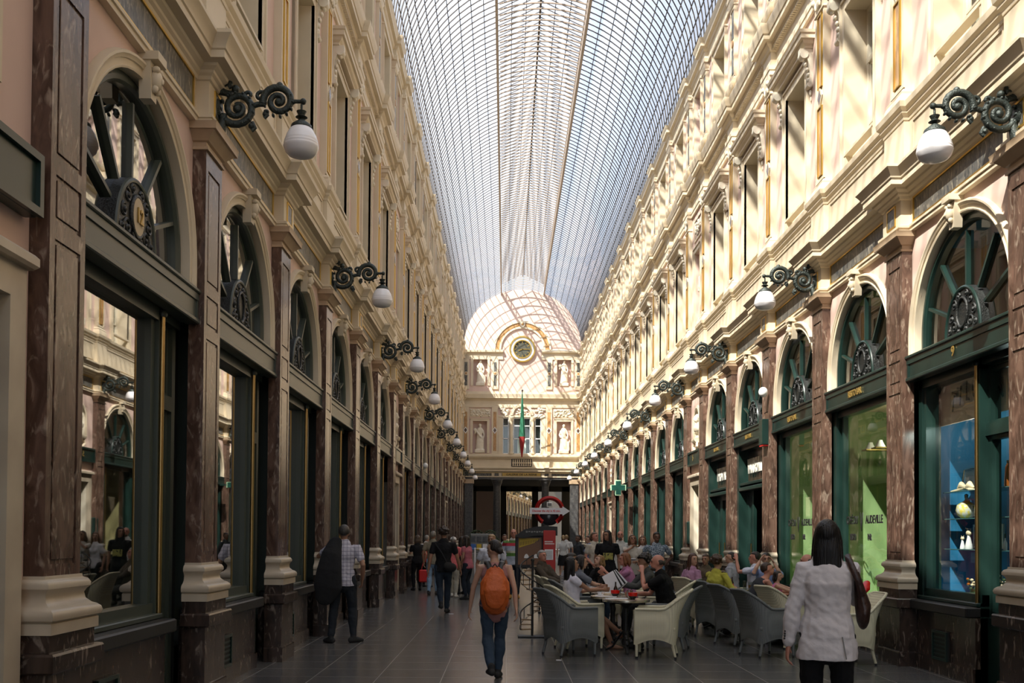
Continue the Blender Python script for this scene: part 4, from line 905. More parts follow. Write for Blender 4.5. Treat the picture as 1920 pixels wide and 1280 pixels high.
# ------------------------------------------------------------ shop windows (ground)
def scroll(cx, cz, r0, turns, a0, dirn=1, n=40, k=.12):
    out = []
    for i in range(n+1):
        t = i/n; a = a0+dirn*turns*2*PI*t; r = r0*(1-t)**.8+k*r0*.3
        out.append((cx+r*math.cos(a), cz+r*math.sin(a)))
    return out
def T_shop(Ls, kind='shop', side='L', green='green', gl='gls', inner='inner', number=None, deep=1.2, dw=.53):
    c = Ls/2; g0, g1 = PW, Ls-PW; W = -.13; R = g1-c-.145; cz = 4.17
    f = MB()
    G = green
    ring(f, archpath(c, cz, R, 3.96, 28), c, [(0, W-.06), (-.04, W-.06), (-.04, W-.04), (-.08, W-.04), (-.10, W-.07), (-.10, W-.14), (.0, W-.14)], G)
    for an in (22, 52, 90, 128, 158):
        a = D(an); r0, r1 = .46, R-.11; ca, sa = math.cos(a), math.sin(a)
        st = len(f.v); f.box(W-.12, W-.065, r0, r1, -.017, .017, G)
        mt = Matrix.Translation((0, c, 4.10)) @ Matrix.Rotation(a, 4, 'X')
        f.tf(mt, st)
    o = f.build('window_1', None, 30)
    def part(name, m, sm=None): return m.build(name, o, sm)
    g = MB(); pts = archpath(c, cz, R-.06, 3.96, 28)
    g.add([(W-.11, u, z) for u, z in pts], [tuple(range(len(pts)))], gl); part('fanlight_pane', g)
    def ell(a, b, n=20): return [(c+a*math.cos(PI*i/n), 4.0+b*math.sin(PI*i/n)) for i in range(n+1)]
    e = ell(.43, .53)
    md2 = MB(); md2.tube([(W-.02, c+.13*math.cos(t*PI/10), 4.24+.17*math.sin(t*PI/10)) for t in range(21)], .018, 'black', 8)
    for s in (-1, 1):
        for (cx, czz, r, a0, dr) in ((.20, 4.10, .07, 0, 1), (.27, 4.22, .06, 2, -1), (.20, 4.36, .06, 1, 1), (.10, 4.44, .045, 3, -1), (.32, 4.08, .045, 2, 1), (.09, 4.04, .04, 1, 1)):
            md2.tube([(W-.025, c+s*(u), z) for u, z in scroll(cx, czz, r, 1.3, a0, dr, 16)], .013, 'black', 5)
            md2.ball((W-.02, c+s*cx, czz), (.02, .022, .022), 'black', 6, 5)
    part('fanlight_medallion', md2, 60)
    m3 = MB(); m3.prism(ell(.45, .55), 'x', W-.12, W-.03, 'black'); m3.tube([(W-.03, u, z) for u, z in e], .022, G, 8); part('medallion_plate', m3, 40)
    b = MB()
    b.box(W-.30, W+.065, g0-.02, g1+.02, 3.66, 3.93, G)
    b.bbox(W-.30, W+.10, g0-.02, g1+.02, 3.93, 3.97, G, .01); b.bbox(W-.05, W+.09, g0-.02, g1+.02, 3.64, 3.69, G, .01)
    b.box(W+.065, W+.08, g0, g1, 3.86, 3.93, G); b.box(W+.065, W+.075, g0, g0+.05, 3.69, 3.86, G); b.box(W+.065, W+.075, g1-.05, g1, 3.69, 3.86, G)
    part('fascia_beam', b)
    if kind == 'shop':
        ud = g1-dw       # display ends / door recess begins
        fr = MB(); x0, x1 = W-.22, W-.10
        fr.box(x0-.1, x1+.02, g0, g0+.10, .88, 3.66, G); fr.box(x0, x1, g0+.10, g0+.17, .96, 3.56, G)
        fr.box(x0, x1+.02, g0, ud, 3.54, 3.66, G); fr.box(x0, x1, g0+.10, ud, .88, 1.0, G); fr.bbox(x0, x1+.06, g0, ud, .86, .91, G, .01)
        fr.box(x0-.1, x1+.02, ud-.09, ud, 0, 3.66, G)
        fr.box(x0-.02, x1-.02, ud-.18, ud-.09, .96, 3.56, G)
        part('display_frame', fr)
        br = MB(); br.tube([(x1+.035, ud-.045, .9), (x1+.035, ud-.045, 3.60)], .022, 'brass', 10); br.lathe([(.035, 0), (.045, .03), (.03, .06)], G, (x1+.035, ud-.045, 3.58), 10); part('brass_strip', br, 50)
        p = MB(); p.quad((x0+.04, g0+.10, .96), (x0+.04, ud-.1, .96), (x0+.04, ud-.1, 3.58), (x0+.04, g0+.10, 3.58), gl); part('display_pane', p)
        s = MB(); s.box(W-.25, W-.02, g0, ud, 0, .74, 'dkmar'); s.bbox(W-.25, W+.09, g0, ud, .74, .86, 'blk', .015); s.box(W-.2, W+.01, g0, ud, 0, .17, 'dkmar')
        part('stall_riser', s)
        v = MB(); v.box(W-.02, W+.005, g0+.60, g0+1.0, .17, .52, 'blk'); v.prism([(.18, .17), (.42, .17), (.40, .45), (.20, .45)], 'x', -.01, .01, 'blk'); v.v = v.v[:8]
        v.f = v.f[:6]; v.m = v.m[:6]
        frame_rect(v, W+.005, g0+.6, g0+1.0, .17, .52, .03, .02, 'green')
        for i in range(5): v.box(W+.005, W+.012, g0+.64, g0+.96, .23+i*.05, .25+i*.05, 'green')
        part('cellar_vent', v)
        # door in its recess
        d = MB(); xd = W-.75
        d.box(xd-.3, x0, g1-.02, g1+.05, 0, 3.66, G); d.box(xd-.3, x0, ud-.06, ud-.02, 0, .9, G)
        d.box(xd, x1, ud, g1, 3.58, 3.66, G)
        d.box(W-.28, W-.14, ud, g1, 2.78, 2.92, G); d.box(W-.28, W-.14, g1-.09, g1, 0, 3.66, G); d.box(W-.24, W-.20, ud, g1, 3.50, 3.66, G)
        d.box(W-.28, W-.16, ud, g1-.09, 0, .75, G); frame_rect(d, W-.26, ud, g1-.09, .75, 2.80, .07, .08, G); frame_rect(d, W-.26, ud, g1-.09, 2.90, 3.60, .05, .08, G)
        part('shop_door', d)
        dp = MB(); dp.quad((W-.23, ud, .8), (W-.23, g1-.1, .8), (W-.23, g1-.1, 2.8), (W-.23, ud, 2.8), gl); dp.quad((W-.23, ud, 2.9), (W-.23, g1-.1, 2.9), (W-.23, g1-.1, 3.55), (W-.23, ud, 3.55), gl); part('door_pane', dp)
    elif kind == 'cafe':
        x0, x1 = W-.20, W-.08; fr = MB()
        fr.box(x0-.3, x1+.03, g1-.12, g1, .60, 3.66, G); fr.box(x0, x1, g1-.22, g1-.12, .60, 3.66, G); fr.box(x0, x1+.03, g0, g0+.12, .60, 3.66, G)
        fr.box(x0, x1, g0, g1, 3.54, 3.66, G); fr.box(x0, x1, g0, g1, .60, .74, G); fr.box(x0, x1-.04, g0+.20, g0+.26, .7, 3.6, G)
        part('display_frame', fr)
        p = MB(); p.quad((x0+.04, g0, .70), (x0+.04, g1, .70), (x0+.04, g1, 3.58), (x0+.04, g0, 3.58), gl); part('display_pane', p)
        s = MB(); s.box(W-.25, W-.02, g0, g1, 0, .56, 'dkmar'); s.bbox(W-.25, W+.05, g0, g1, .54, .62, 'blk', .015); part('stall_riser', s)
    elif kind == 'doors':
        x0 = W-.28; fr = MB()
        fr.box(x0-.1, W+.0, g1-.16, g1, 0, 3.66, G); fr.box(x0-.1, W, g0, g0+.16, 0, 3.66, G); fr.box(x0, W-.04, g0, g1, 3.56, 3.66, G)
        fr.bbox(x0, W-.0, g0+.1, g1-.1, 2.66, 2.74, G, .01); fr.bbox(x0, W-.02, g0+.1, g1-.1, 2.78, 2.84, G, .01)
        part('door_frame', fr)
        p = MB(); p.quad((x0+.06, g0+.1, 2.82), (x0+.06, g1-.1, 2.82), (x0+.06, g1-.1, 3.58), (x0+.06, g0+.1, 3.58), 'sgnbk'); part('sign_panel', p)
        n = 4; wd = (g1-g0-.32)/n
        for i in range(n):
            dl = MB(); u0 = g0+.16+i*wd; u1 = u0+wd-.012
            if kind2.get('open') and i in (1, 2):
                continue
            frame_rect(dl, x0+.02, u0, u1, .02, 2.66, .11, .07, G); dl.box(x0+.03, x0+.07, u0+.1, u1-.1, .1, .8, G); dl.bbox(x0+.09, x0+.11, u0+.13, u1-.13, .2, .7, G, .008)
            dl.box(x0+.04, x0+.05, u0+.1, u1-.1, .8, 2.6, gl); dl.tube([(x0+.13, u1-.05, .95), (x0+.13, u1-.05, 1.5)], .014, 'brass', 8)
            part('door_leaf', dl)
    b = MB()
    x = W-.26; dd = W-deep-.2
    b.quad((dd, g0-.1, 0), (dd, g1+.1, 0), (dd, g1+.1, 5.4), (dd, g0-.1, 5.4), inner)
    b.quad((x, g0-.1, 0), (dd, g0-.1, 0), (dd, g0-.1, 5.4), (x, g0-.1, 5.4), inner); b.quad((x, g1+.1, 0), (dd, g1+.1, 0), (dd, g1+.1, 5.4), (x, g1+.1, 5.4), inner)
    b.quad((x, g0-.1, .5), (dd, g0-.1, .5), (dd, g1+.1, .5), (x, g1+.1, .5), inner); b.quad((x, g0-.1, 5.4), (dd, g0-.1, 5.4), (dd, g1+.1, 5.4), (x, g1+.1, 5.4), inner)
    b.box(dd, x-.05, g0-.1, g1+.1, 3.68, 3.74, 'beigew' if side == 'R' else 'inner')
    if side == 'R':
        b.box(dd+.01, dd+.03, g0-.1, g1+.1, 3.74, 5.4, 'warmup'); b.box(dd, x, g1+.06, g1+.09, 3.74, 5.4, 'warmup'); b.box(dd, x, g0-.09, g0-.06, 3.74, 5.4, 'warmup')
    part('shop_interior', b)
    refresh(o); return o
kind2 = {}

def T_upwin(c_, floor=1):
    W = -.15; back = .36; x = W-back; ow = .60
    z0, z1 = (7.25, 9.83) if floor == 1 else (12.05, 13.78)
    f = MB(); k = 'glassw'
    frame_rect(f, x, -ow, ow, z0, z1, .07, .06, k); f.box(x, x+.07, -.035, .035, z0, z1, k)
    zt = z0+(z1-z0)*.68; f.box(x, x+.065, -ow, ow, zt-.04, zt+.04, k)
    for s in (-1, 1): frame_rect(f, x+.005, min(s*.035, s*(ow-.07)), max(s*.035, s*(ow-.07)), z0+.07, zt-.04, .04, .03, k)
    if floor == 1: f.box(x, x+.05, -ow, ow, z0+.75, z0+.78, k)
    o = f.build('window_1')
    g = MB(); g.quad((x+.02, -ow, z0), (x+.02, ow, z0), (x+.02, ow, z1), (x+.02, -ow, z1), 'gls'); g.build('pane', o)
    b = MB(); b.box(x-.12, x-.10, -ow, ow, z0, z1, 'blind'); b.build('blind', o)
    refresh(o); return o

# ------------------------------------------------------------ build both walls
bayN, bayL, pilT = T_bay(LN, True), T_bay(L, False), T_pilaster(); refresh(pilT)
wins = {}
up1, up2 = T_upwin(0, 1), T_upwin(0, 2)
protos = [bayN, bayL, pilT, up1, up2]
shopL = T_shop(L, 'shop', 'L', 'green2', 'glsL'); protos.append(shopL)
shopR = T_shop(L, 'shop', 'R', 'green', 'gls', 'inner', dw=.85); protos.append(shopR)
M['innerc'] = mat('warm_interior', (.30, .25, .12), .7)
shopC = T_shop(L, 'shop', 'R', 'green', 'gls', 'innerc'); protos.append(shopC)
shopT = T_shop(L, 'shop', 'R', 'green', 'gls', 'innerb', deep=.75, dw=1.05); protos.append(shopT)
cafe = T_shop(L, 'cafe', 'R', 'green', 'gls', 'innerg', deep=.8); protos.append(cafe)
kind2['open'] = 0; doorsA = T_shop(L, 'doors', 'R', 'green', 'gls', 'inner', deep=1.6); protos.append(doorsA)
kind2['open'] = 1; doorsB = T_shop(L, 'doors', 'R', 'green', 'gls', 'inner', deep=1.6); protos.append(doorsB)
WN = [0]
def win(proto, loc, rz):
    o = clone(proto, None, loc, rz); WN[0] += 1; o.name = 'window_%d' % WN[0]; tag(o, kind='structure'); return o
wall_left = empty('wall_left', (CX-HW, 0, 0)); wall_right = empty('wall_right', (CX+HW, 0, 0), PI)
tag(wall_left, kind='structure'); tag(wall_right, kind='structure')
SP = {}
for k in range(-6, 21):
    Lk = LN if k % 7 == 0 else L; y = P[k]
    for side in (0, 1):
        par = wall_right if side else wall_left
        yy = -(y+Lk) if side else y           # wall_right is turned by 180 degrees: local y = -world y
        clone(bayN if k % 7 == 0 else bayL, par, (0, yy, 0), 0)
        clone(pilT, par, (0, -y if side else y, 0), 0)
        xw = CX+HW if side else CX-HW; rz = PI if side else 0
        if k % 7 == 0: continue
        wy = y+Lk if side else y
        pr = shopL
        if side: pr = {2: shopT, 3: cafe, 4: cafe, 5: doorsB, 6: doorsA}.get(k, shopC if k in (8, 9, 11, 16) else shopR)
        o = win(pr, (xw, wy, 0), rz)
        if side: SP[k] = o
        win(up1, (xw, y+Lk/2, 0), rz); win(up2, (xw, y+Lk/2, 0), rz)
for side in (0, 1): clone(pilT, wall_right if side else wall_left, (0, -P[21] if side else P[21], 0), 0)

# ------------------------------------------------------------ floor
fl = MB(); fl.box(-6, 9, -15, 125, -.1, 0, 'floor'); o = fl.build('floor'); tag(o, kind='structure')
# ------------------------------------------------------------ roof
RR = 4.14; ZC = 14.88; LW = 1.5; ZL = ZC+math.sqrt(RR*RR-LW*LW)
ceil = empty('ceiling', (CX, 0, 0)); tag(ceil, kind='structure')
def rib_mb(mb, y, hero=False):
    n = 36; pts = arc(0, ZC, RR, 0, PI, n)
    w = .022
    def bar(pp, y, w, dp, key):
        vs = []; fs = []
        for i, (x, z) in enumerate(pp):
            a = Vector(pp[max(i-1, 0)]); b = Vector(pp[min(i+1, len(pp)-1)]); d = (b-a).normalized(); nx, nz = -d.y, d.x
            for (yo, ro) in ((-w/2, 0), (w/2, 0), (w/2, dp), (-w/2, dp)): vs.append((x+nx*ro, y+yo, z+nz*ro))
        for i in range(len(pp)-1):
            for j in range(4): fs.append((i*4+j, i*4+(j+1) % 4, (i+1)*4+(j+1) % 4, (i+1)*4+j))
        mb.add(vs, fs, key)
    side = [p for p in pts if p[0] > LW+.03]+[(LW, ZL)]; side2 = [(-LW, ZL)]+[p for p in pts if p[0] < -LW-.03]; mid = [p for p in pts if abs(p[0]) <= LW+.15]
    bar(side, y, w, .030, 'iron'); bar(side2, y, w, .030, 'iron'); bar(mid, y, .045, .035, 'ironb')
    zt = ZL+.55
    bar([(LW+.12, zt), (0, zt+.78)], y, .02, .025, 'iron'); bar([(0, zt+.78), (-LW-.12, zt)], y, .02, .025, 'iron')
    for s in (-1, 1): mb.box(s*LW-.02, s*LW+.02, y-.018, y+.018, ZL-.02, zt, 'ironb')
DY = L/9
stuff = MB(); y = -14; nr = 0
proto_r = MB(); rib_mb(proto_r, 0); ribm = proto_r.mesh('rib')
ys = []
while y < YFAR-.05: ys.append(y); y += DY
vis = [v for v in ys if v > 24][:100]
for v in vis:
    o = bpy.data.objects.new('rib', ribm); C.objects.link(o); o.parent = ceil; o.location = (0, v, 0)
for v in ys:
    if v not in vis: rib_mb(stuff, v)
o = stuff.build('rib_row', ceil); o['kind'] = 'stuff'
na = 11; a_end = math.acos(LW/RR)
for s in (-1, 1):
    for i in range(na+1):
        a = a_end*i/na; x = RR*math.cos(a)*s; z = ZC+RR*math.sin(a)
        m = MB(); m.box(x-.011, x+.011, -14.5, YFAR, z-.012, z+.022, 'iron'); m.build('purlin', ceil)
    m = MB(); m.box(s*LW-.045, s*LW+.045, -14.5, YFAR, ZL-.12, ZL+.06, 'ironb'); m.box(s*LW-.03, s*LW+.03, -14.5, YFAR, ZL+.50, ZL+.58, 'ironb'); m.build('lantern_beam', ceil)
for x in (-1.0, -.5, 0, .5, 1.0):
    z = ZL+.55+.78*(1-abs(x)/(LW+.12)); w = .035 if x == 0 else .012
    m = MB(); m.box(x-w, x+w, -14.5, YFAR+.5, z-.03, z+.03, 'iron'); m.build('lantern_purlin', ceil)
g = MB()
pp = [(RR*math.cos(a_end*i/24)+0, ZC+RR*math.sin(a_end*i/24)) for i in range(25)]
y0, y1 = -14.5, YFAR
for s in (-1, 1):
    for i in range(24):
        g.quad((s*pp[i][0], y0, pp[i][1]+.04), (s*pp[i+1][0], y0, pp[i+1][1]+.04), (s*pp[i+1][0], y1, pp[i+1][1]+.04), (s*pp[i][0], y1, pp[i][1]+.04), 'roof')
    g.quad((s*(LW+.12), y0, ZL+.60), (0, y0, ZL+.60+.78), (0, y1, ZL+.60+.78), (s*(LW+.12), y1, ZL+.60), 'roof')
g.build('roof_glazing', ceil)
# louvres along the lantern side (the ribbed grey flaps)
lv = MB()
for s in (-1, 1): lv.box(s*(LW+.06)-.01, s*(LW+.06)+.01, y0, y1, ZL+.08, ZL+.48, 'roof')
lv.build('lantern_side_glazing', ceil)
# walkway gallery cradle and drip gutter behind the parapets
for s in (-1, 1):
    m = MB(); m.box(s*4.28-.14, s*4.28+.14, -14.8, YFAR, 14.78, 14.95, 'cream'); m.build('wall_plate', ceil)
# outer masses of the two buildings behind the walls (rooms; closes off the daylight)
for s, nm in ((-1, 'wall_left'), (1, 'wall_right')):
    m = MB(); x = CX+s*(HW+2.6)
    m.box(min(x, x+s*.2), max(x, x+s*.2), -15, 125, 0, 14.8, 'cream'); m.box(min(CX+s*(HW+.05), x), max(CX+s*(HW+.05), x), -15, YFAR+14, 14.72, 14.80, 'cream')
    m.box(min(CX+s*(HW+.6), x), max(CX+s*(HW+.6), x), -15, YFAR, 6.5, 6.6, 'cream')
    o = m.build(nm+'_rear'); tag(o, kind='structure')
# ------------------------------------------------------------ far wall (end of this gallery, street crossing behind)
YF = YFAR
wf = MB(); k = 'pink'
def hx(v): return v+CX
# upper wall with openings, local coordinates: x across (centre CX), y depth
def wq(x0, x1, z0, z1, key='pink', y=YF): wf.box(hx(x0), hx(x1), y, y+.35, z0, z1, key)
hw = HW+.1
nx0, nx1 = 2.45, 3.45          # statue niches
for s in (-1, 1):
    def X(a, b): return (min(s*a, s*b), max(s*a, s*b))
    wq(*X(1.55, nx0), 7.35, 15.0); wq(*X(nx1, hw), 7.35, 15.0)
    wq(*X(nx0, nx1), 7.35, 7.45); wq(*X(nx0, nx1), 9.70, 12.2); wq(*X(nx0, nx1), 14.1, 15.0)
wq(-1.55, 1.55, 10.0, 15.0)
wf.box(hx(-hw), hx(hw), YF+.30, YF+.45, 7.2, 15, 'pink')
# tympanum half disc
n = 40; pts = [(hx(RR*math.cos(PI*i/n)), 15.0+(RR-.1)*math.sin(PI*i/n)) for i in range(n+1)]
wf.prism(pts, 'y', YF, YF+.35, 'pink')
# band & entablature
wf.box(hx(-hw), hx(hw), YF-.10, YF+.6, 5.75, 7.40, 'cream')
wall_far = wf.build('wall_back'); tag(wall_far, kind='structure')
def fp(name, m, sm=None): return m.build(name, wall_far, sm)
def band(prof, y=YF, x0=-hw, x1=hw, key='cream', name='string_course'):
    m = MB(); m.sweep([(hx(x0), y-.02), (hx(x1), y-.02)], prof, key); return fp(name, m, 25)
# sweep along +x has outward normal -y
band([(-.05, 11.55), (.05, 11.55), (.05, 11.60), (.0, 11.62), (0, 11.8)], name='architrave')
band([(-.05, 10.66), (.05, 10.66), (.06, 10.85), (.0, 10.88), (.0, 11.15), (.08, 11.22), (.12, 11.28), (.26, 11.30), (.26, 11.40), (.32, 11.54), (.32, 11.60), (0, 11.66)], name='upper_cornice')
band([(-.05, 7.05), (.10, 7.05), (.14, 7.12), (.20, 7.18), (.20, 7.28), (0, 7.32)], YF-.08, name='window_apron')
band([(-.05, 6.05), (.06, 6.05), (.12, 6.12), (.24, 6.16), (.24, 6.24), (.32, 6.36), (.32, 6.42), (0, 6.46)], YF-.08, name='ground_cornice')
for s in (-1, 1):
    x0, x1 = sorted((s*1.35, s*hw)); band([(-.05, 14.05), (.05, 14.05), (.06, 14.25), (0, 14.28), (0, 14.45), (.10, 14.52), (.2, 14.55), (.22, 14.68), (0, 14.75)], YF, x0, x1, name='top_cornice')
m = MB()
for x in (-3.95, -1.9, 1.9, 3.95):
    for z0, z1 in ((11.95, 14.05), (7.35, 10.66)):
        w_ = .22
        m.box(hx(x-w_), hx(x+w_), YF-.08, YF, z0, z1, 'cream')
fp('wall_pier', m)
m = MB()
for x in (-3.95, -1.9, 1.9, 3.95):
    m.box(hx(x-.11), hx(x+.11), YF-.095, YF-.08, 7.6, 10.35, 'goldm')
    m.box(hx(x-.10), hx(x+.10), YF-.095, YF-.08, 12.2, 13.85, 'frz')
    m.prism([(hx(x), 9.30), (hx(x+.17), 9.05), (hx(x), 8.80), (hx(x-.17), 9.05)], 'y', YF-.11, YF-.08, 'white'); m.prism([(hx(x), 9.22), (hx(x+.11), 9.05), (hx(x), 8.88), (hx(x-.11), 9.05)], 'y', YF-.12, YF-.08, 'red')
    m.prism([(hx(x)+.13*math.cos(i*PI/8), 13.05+.13*math.sin(i*PI/8)) for i in range(16)], 'y', YF-.12, YF-.08, 'cream'); m.prism([(hx(x)+.08*math.cos(i*PI/8), 13.05+.08*math.sin(i*PI/8)) for i in range(16)], 'y', YF-.13, YF-.08, 'goldm')
fp('pier_inlay', m)
for s in (-1, 1):
    for z0, z1 in ((7.45, 9.70), (12.2, 14.1)):
        m = MB(); a, b = sorted((s*nx0, s*nx1)); t = .17
        m.box(hx(a-t), hx(a), YF-.06, YF, z0-.0, z1+t, 'cream'); m.box(hx(b), hx(b+t), YF-.06, YF, z0, z1+t, 'cream'); m.box(hx(a), hx(b), YF-.06, YF, z1, z1+t, 'cream')
        m.box(hx(a-t-.04), hx(b+t+.04), YF-.09, YF, z1+t-.02, z1+t+.03, 'cream'); fp('niche_surround', m)
    m = MB(); a, b = sorted((s*2.2, s*3.7)); m.box(hx(a), hx(b), YF-.03, YF, 9.98, 10.58, 'cream')
    for i in range(60): m.ball((hx(random.uniform(a+.08, b-.08)), YF-.04, random.uniform(10.05, 10.52)), (random.uniform(.04, .10), .05, random.uniform(.03, .07)), 'stone', 7, 5)
    fp('relief_panel', m, 60)
    m = MB(); a, b = sorted((s*1.75, s*1.25))
    for i in range(22): m.ball((hx(s*random.uniform(.95, 1.6)), YF-.05, 9.95+random.uniform(0, .65)), (random.uniform(.05, .12), .07, random.uniform(.06, .12)), 'stone', 8, 6)
    fp('spandrel_relief', m, 60)
# clock surround arch
m = MB(); Rr = 1.75; cz = 14.75
vs = []
for r0, r1, d, key in ((1.5, 1.62, .10, 'cream'), (1.62, 1.9, .07, 'goldm2'), (1.9, 2.02, .12, 'cream')):
    a = arc(hx(0), cz, r0, 0, PI, 40); b = arc(hx(0), cz, r1, 0, PI, 40)
    for i in range(40):
        m.quad((a[i][0], YF-d, a[i][1]), (a[i+1][0], YF-d, a[i+1][1]), (b[i+1][0], YF-d, b[i+1][1]), (b[i][0], YF-d, b[i][1]), key)
        m.quad((a[i][0], YF, a[i][1]), (a[i+1][0], YF, a[i+1][1]), (a[i+1][0], YF-d, a[i+1][1]), (a[i][0], YF-d, a[i][1]), key); m.quad((b[i][0], YF, b[i][1]), (b[i+1][0], YF, b[i+1][1]), (b[i+1][0], YF-d, b[i+1][1]), (b[i][0], YF-d, b[i][1]), key)

m.prism([(hx(.18*math.cos(i*PI/10)), 16.55+.22*math.sin(i*PI/10)) for i in range(20)], 'y', YF-.18, YF, 'stone'); m.ball((hx(0), YF-.18, 16.55), (.1, .06, .12), 'goldm', 10, 8)
fp('clock_arch', m, 30)
# central triple window with columns
m = MB(); W_ = 'white'
for x0, x1, z0, z1 in ((-1.35, -.92, 7.4, 9.95), (.92, 1.35, 7.4, 9.95), (-.60, .60, 7.4, 9.95)):
    m.box(hx(x0), hx(x0+.05), YF+.02, YF+.12, z0, z1, W_); m.box(hx(x1-.05), hx(x1), YF+.02, YF+.12, z0, z1, W_)
    for z in (z0, 8.45, 9.35, z1-.06): m.box(hx(x0), hx(x1), YF+.02, YF+.12, z, z+.06, W_)
for x in (-1.5, 1.5): m.box(hx(x-.16), hx(x+.16), YF-.05, YF+.3, 7.35, 10.05, 'cream')
m.box(hx(-1.66), hx(1.66), YF-.08, YF+.1, 9.98, 10.12, 'cream')
o = m.build('window_%d' % (WN[0]+1)); tag(o, kind='structure'); WN[0] += 1; wc = o
g = MB(); g.box(hx(-1.35), hx(1.35), YF+.12, YF+.14, 7.4, 10, 'gls'); g.build('pane', wc)
g = MB(); g.box(hx(-.3), hx(.3), YF+.2, YF+.22, 7.4, 8.5, 'white'); g.box(hx(-1.35), hx(1.35), YF+.24, YF+.25, 7.4, 10, 'blind2'); g.build('room_behind', wc)
for x in (-.76, .76):
    m = MB(); m.lathe([(.16, 0), (.16, .08), (.13, .12), (.13, .2), (.12, 2.2), (.12, 2.3), (.17, 2.38), (.19, 2.5), (.19, 2.56)], 'cream', (hx(x), YF-.02, 7.40), 16); m.build('column', wc, 40)
m = MB(); a = arc(hx(0), 10.12, .62, 0, PI, 20); b = arc(hx(0), 10.12, .80, 0, PI, 20)
for i in range(20):
    m.quad((a[i][0], YF-.12, a[i][1]), (a[i+1][0], YF-.12, a[i+1][1]), (b[i+1][0], YF-.12, b[i+1][1]), (b[i][0], YF-.12, b[i][1]), 'cream')
    m.quad((b[i][0], YF, b[i][1]), (b[i+1][0], YF, b[i+1][1]), (b[i+1][0], YF-.12, b[i+1][1]), (b[i][0], YF-.12, b[i][1]), 'cream'); m.quad((a[i][0], YF, a[i][1]), (a[i+1][0], YF, a[i+1][1]), (a[i+1][0], YF-.12, a[i+1][1]), (a[i][0], YF-.12, a[i][1]), 'cream')
for i in range(26): 
    t = random.uniform(0, PI); r = random.uniform(.1, .5); m.ball((hx(r*math.cos(t)), YF-.04, 10.16+abs(r*math.sin(t))*.9), (.07, .06, .06), 'stone', 8, 6)
m.ball((hx(0), YF-.12, 10.45), (.1, .1, .14), 'stone', 10, 8)
fp('window_tympanum', m, 50)
m = MB()
for i in range(9): m.lathe([(.04, 0), (.07, .02), (.03, .08), (.075, .22), (.03, .36), (.06, .42), (.05, .46)], 'cream', (hx(-.60+i*.15), YF-.14, 6.55), 10)
m.box(hx(-.72), hx(.72), YF-.12, YF-.09, 6.5, 7.05, 'blk'); fp('balustrade', m, 40)
# inscription band
m = MB(); m.box(hx(-hw), hx(hw), YF-.14, YF-.10, 5.84, 6.04, 'frz'); m.box(hx(-1.35), hx(1.35), YF-.155, YF-.14, 5.84, 6.04, 'gold2')

for x in (-2.0, -1.5, 1.5, 2.0): m.box(hx(x-.10), hx(x+.10), YF-.17, YF-.14, 5.80, 6.08, 'cream')
m.box(hx(-hw), hx(hw), YF-.16, YF-.10, 5.76, 5.83, 'cream'); m.box(hx(-hw), hx(hw), YF-.16, YF-.10, 6.04, 6.09, 'gold'); fp('inscription_band', m)
put(text('GALERIE DE LA REINE', .19, 'blk', .006, xs=1.18, bold=.004), 'inscription', (hx(0), YF-.165, 5.935), (PI/2, 0, 0), wall_far)
# portico below: columns, piers, lintels, dark street crossing

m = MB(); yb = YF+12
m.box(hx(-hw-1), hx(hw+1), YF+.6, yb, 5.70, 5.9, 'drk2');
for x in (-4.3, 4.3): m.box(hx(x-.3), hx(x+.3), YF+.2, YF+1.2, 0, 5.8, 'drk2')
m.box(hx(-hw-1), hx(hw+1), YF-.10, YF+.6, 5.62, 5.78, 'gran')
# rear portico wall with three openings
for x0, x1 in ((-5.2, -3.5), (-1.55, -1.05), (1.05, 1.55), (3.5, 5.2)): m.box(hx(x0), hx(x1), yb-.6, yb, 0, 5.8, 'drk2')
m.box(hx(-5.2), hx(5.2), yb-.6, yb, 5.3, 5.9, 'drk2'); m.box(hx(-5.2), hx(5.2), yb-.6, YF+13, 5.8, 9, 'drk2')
o = m.build('wall_back_portico'); tag(o, kind='structure')
for i, x in enumerate((-1.72, 1.68)):
    m = MB(); m.lathe([(.36, 0), (.36, .12), (.31, .16), (.33, .24), (.29, .30), (.285, .5), (.25, 5.1), (.26, 5.2), (.30, 5.28), (.36, 5.42), (.36, 5.62)], 'gran', (0, 0, 0), 24); m.box(-.42, .42, -.42, .42, 5.56, 5.62, 'gran')
    o = m.build('column', None, 40, (hx(x), YF+.25, 0)); tag(o, ('left' if i == 0 else 'right')+' of the two tall dark grey granite columns carrying the far end wall', 'column', 'granite columns of the far portico')
for i, x in enumerate((-3.68, 3.68)):
    m = MB(); m.box(-.28, .28, -.2, .3, 0, 5.3, 'gran'); m.box(-.34, .34, -.26, .3, 0, .4, 'gran'); m.box(-.34, .34, -.26, .3, 5.3, 5.6, 'cream2')
    o = m.build('corner_pier', None, None, (hx(x), YF-.12, 0)); tag(o, 'grey stone corner pier at the far %s end of the arcade' % ('left' if i == 0 else 'right'), 'pier')
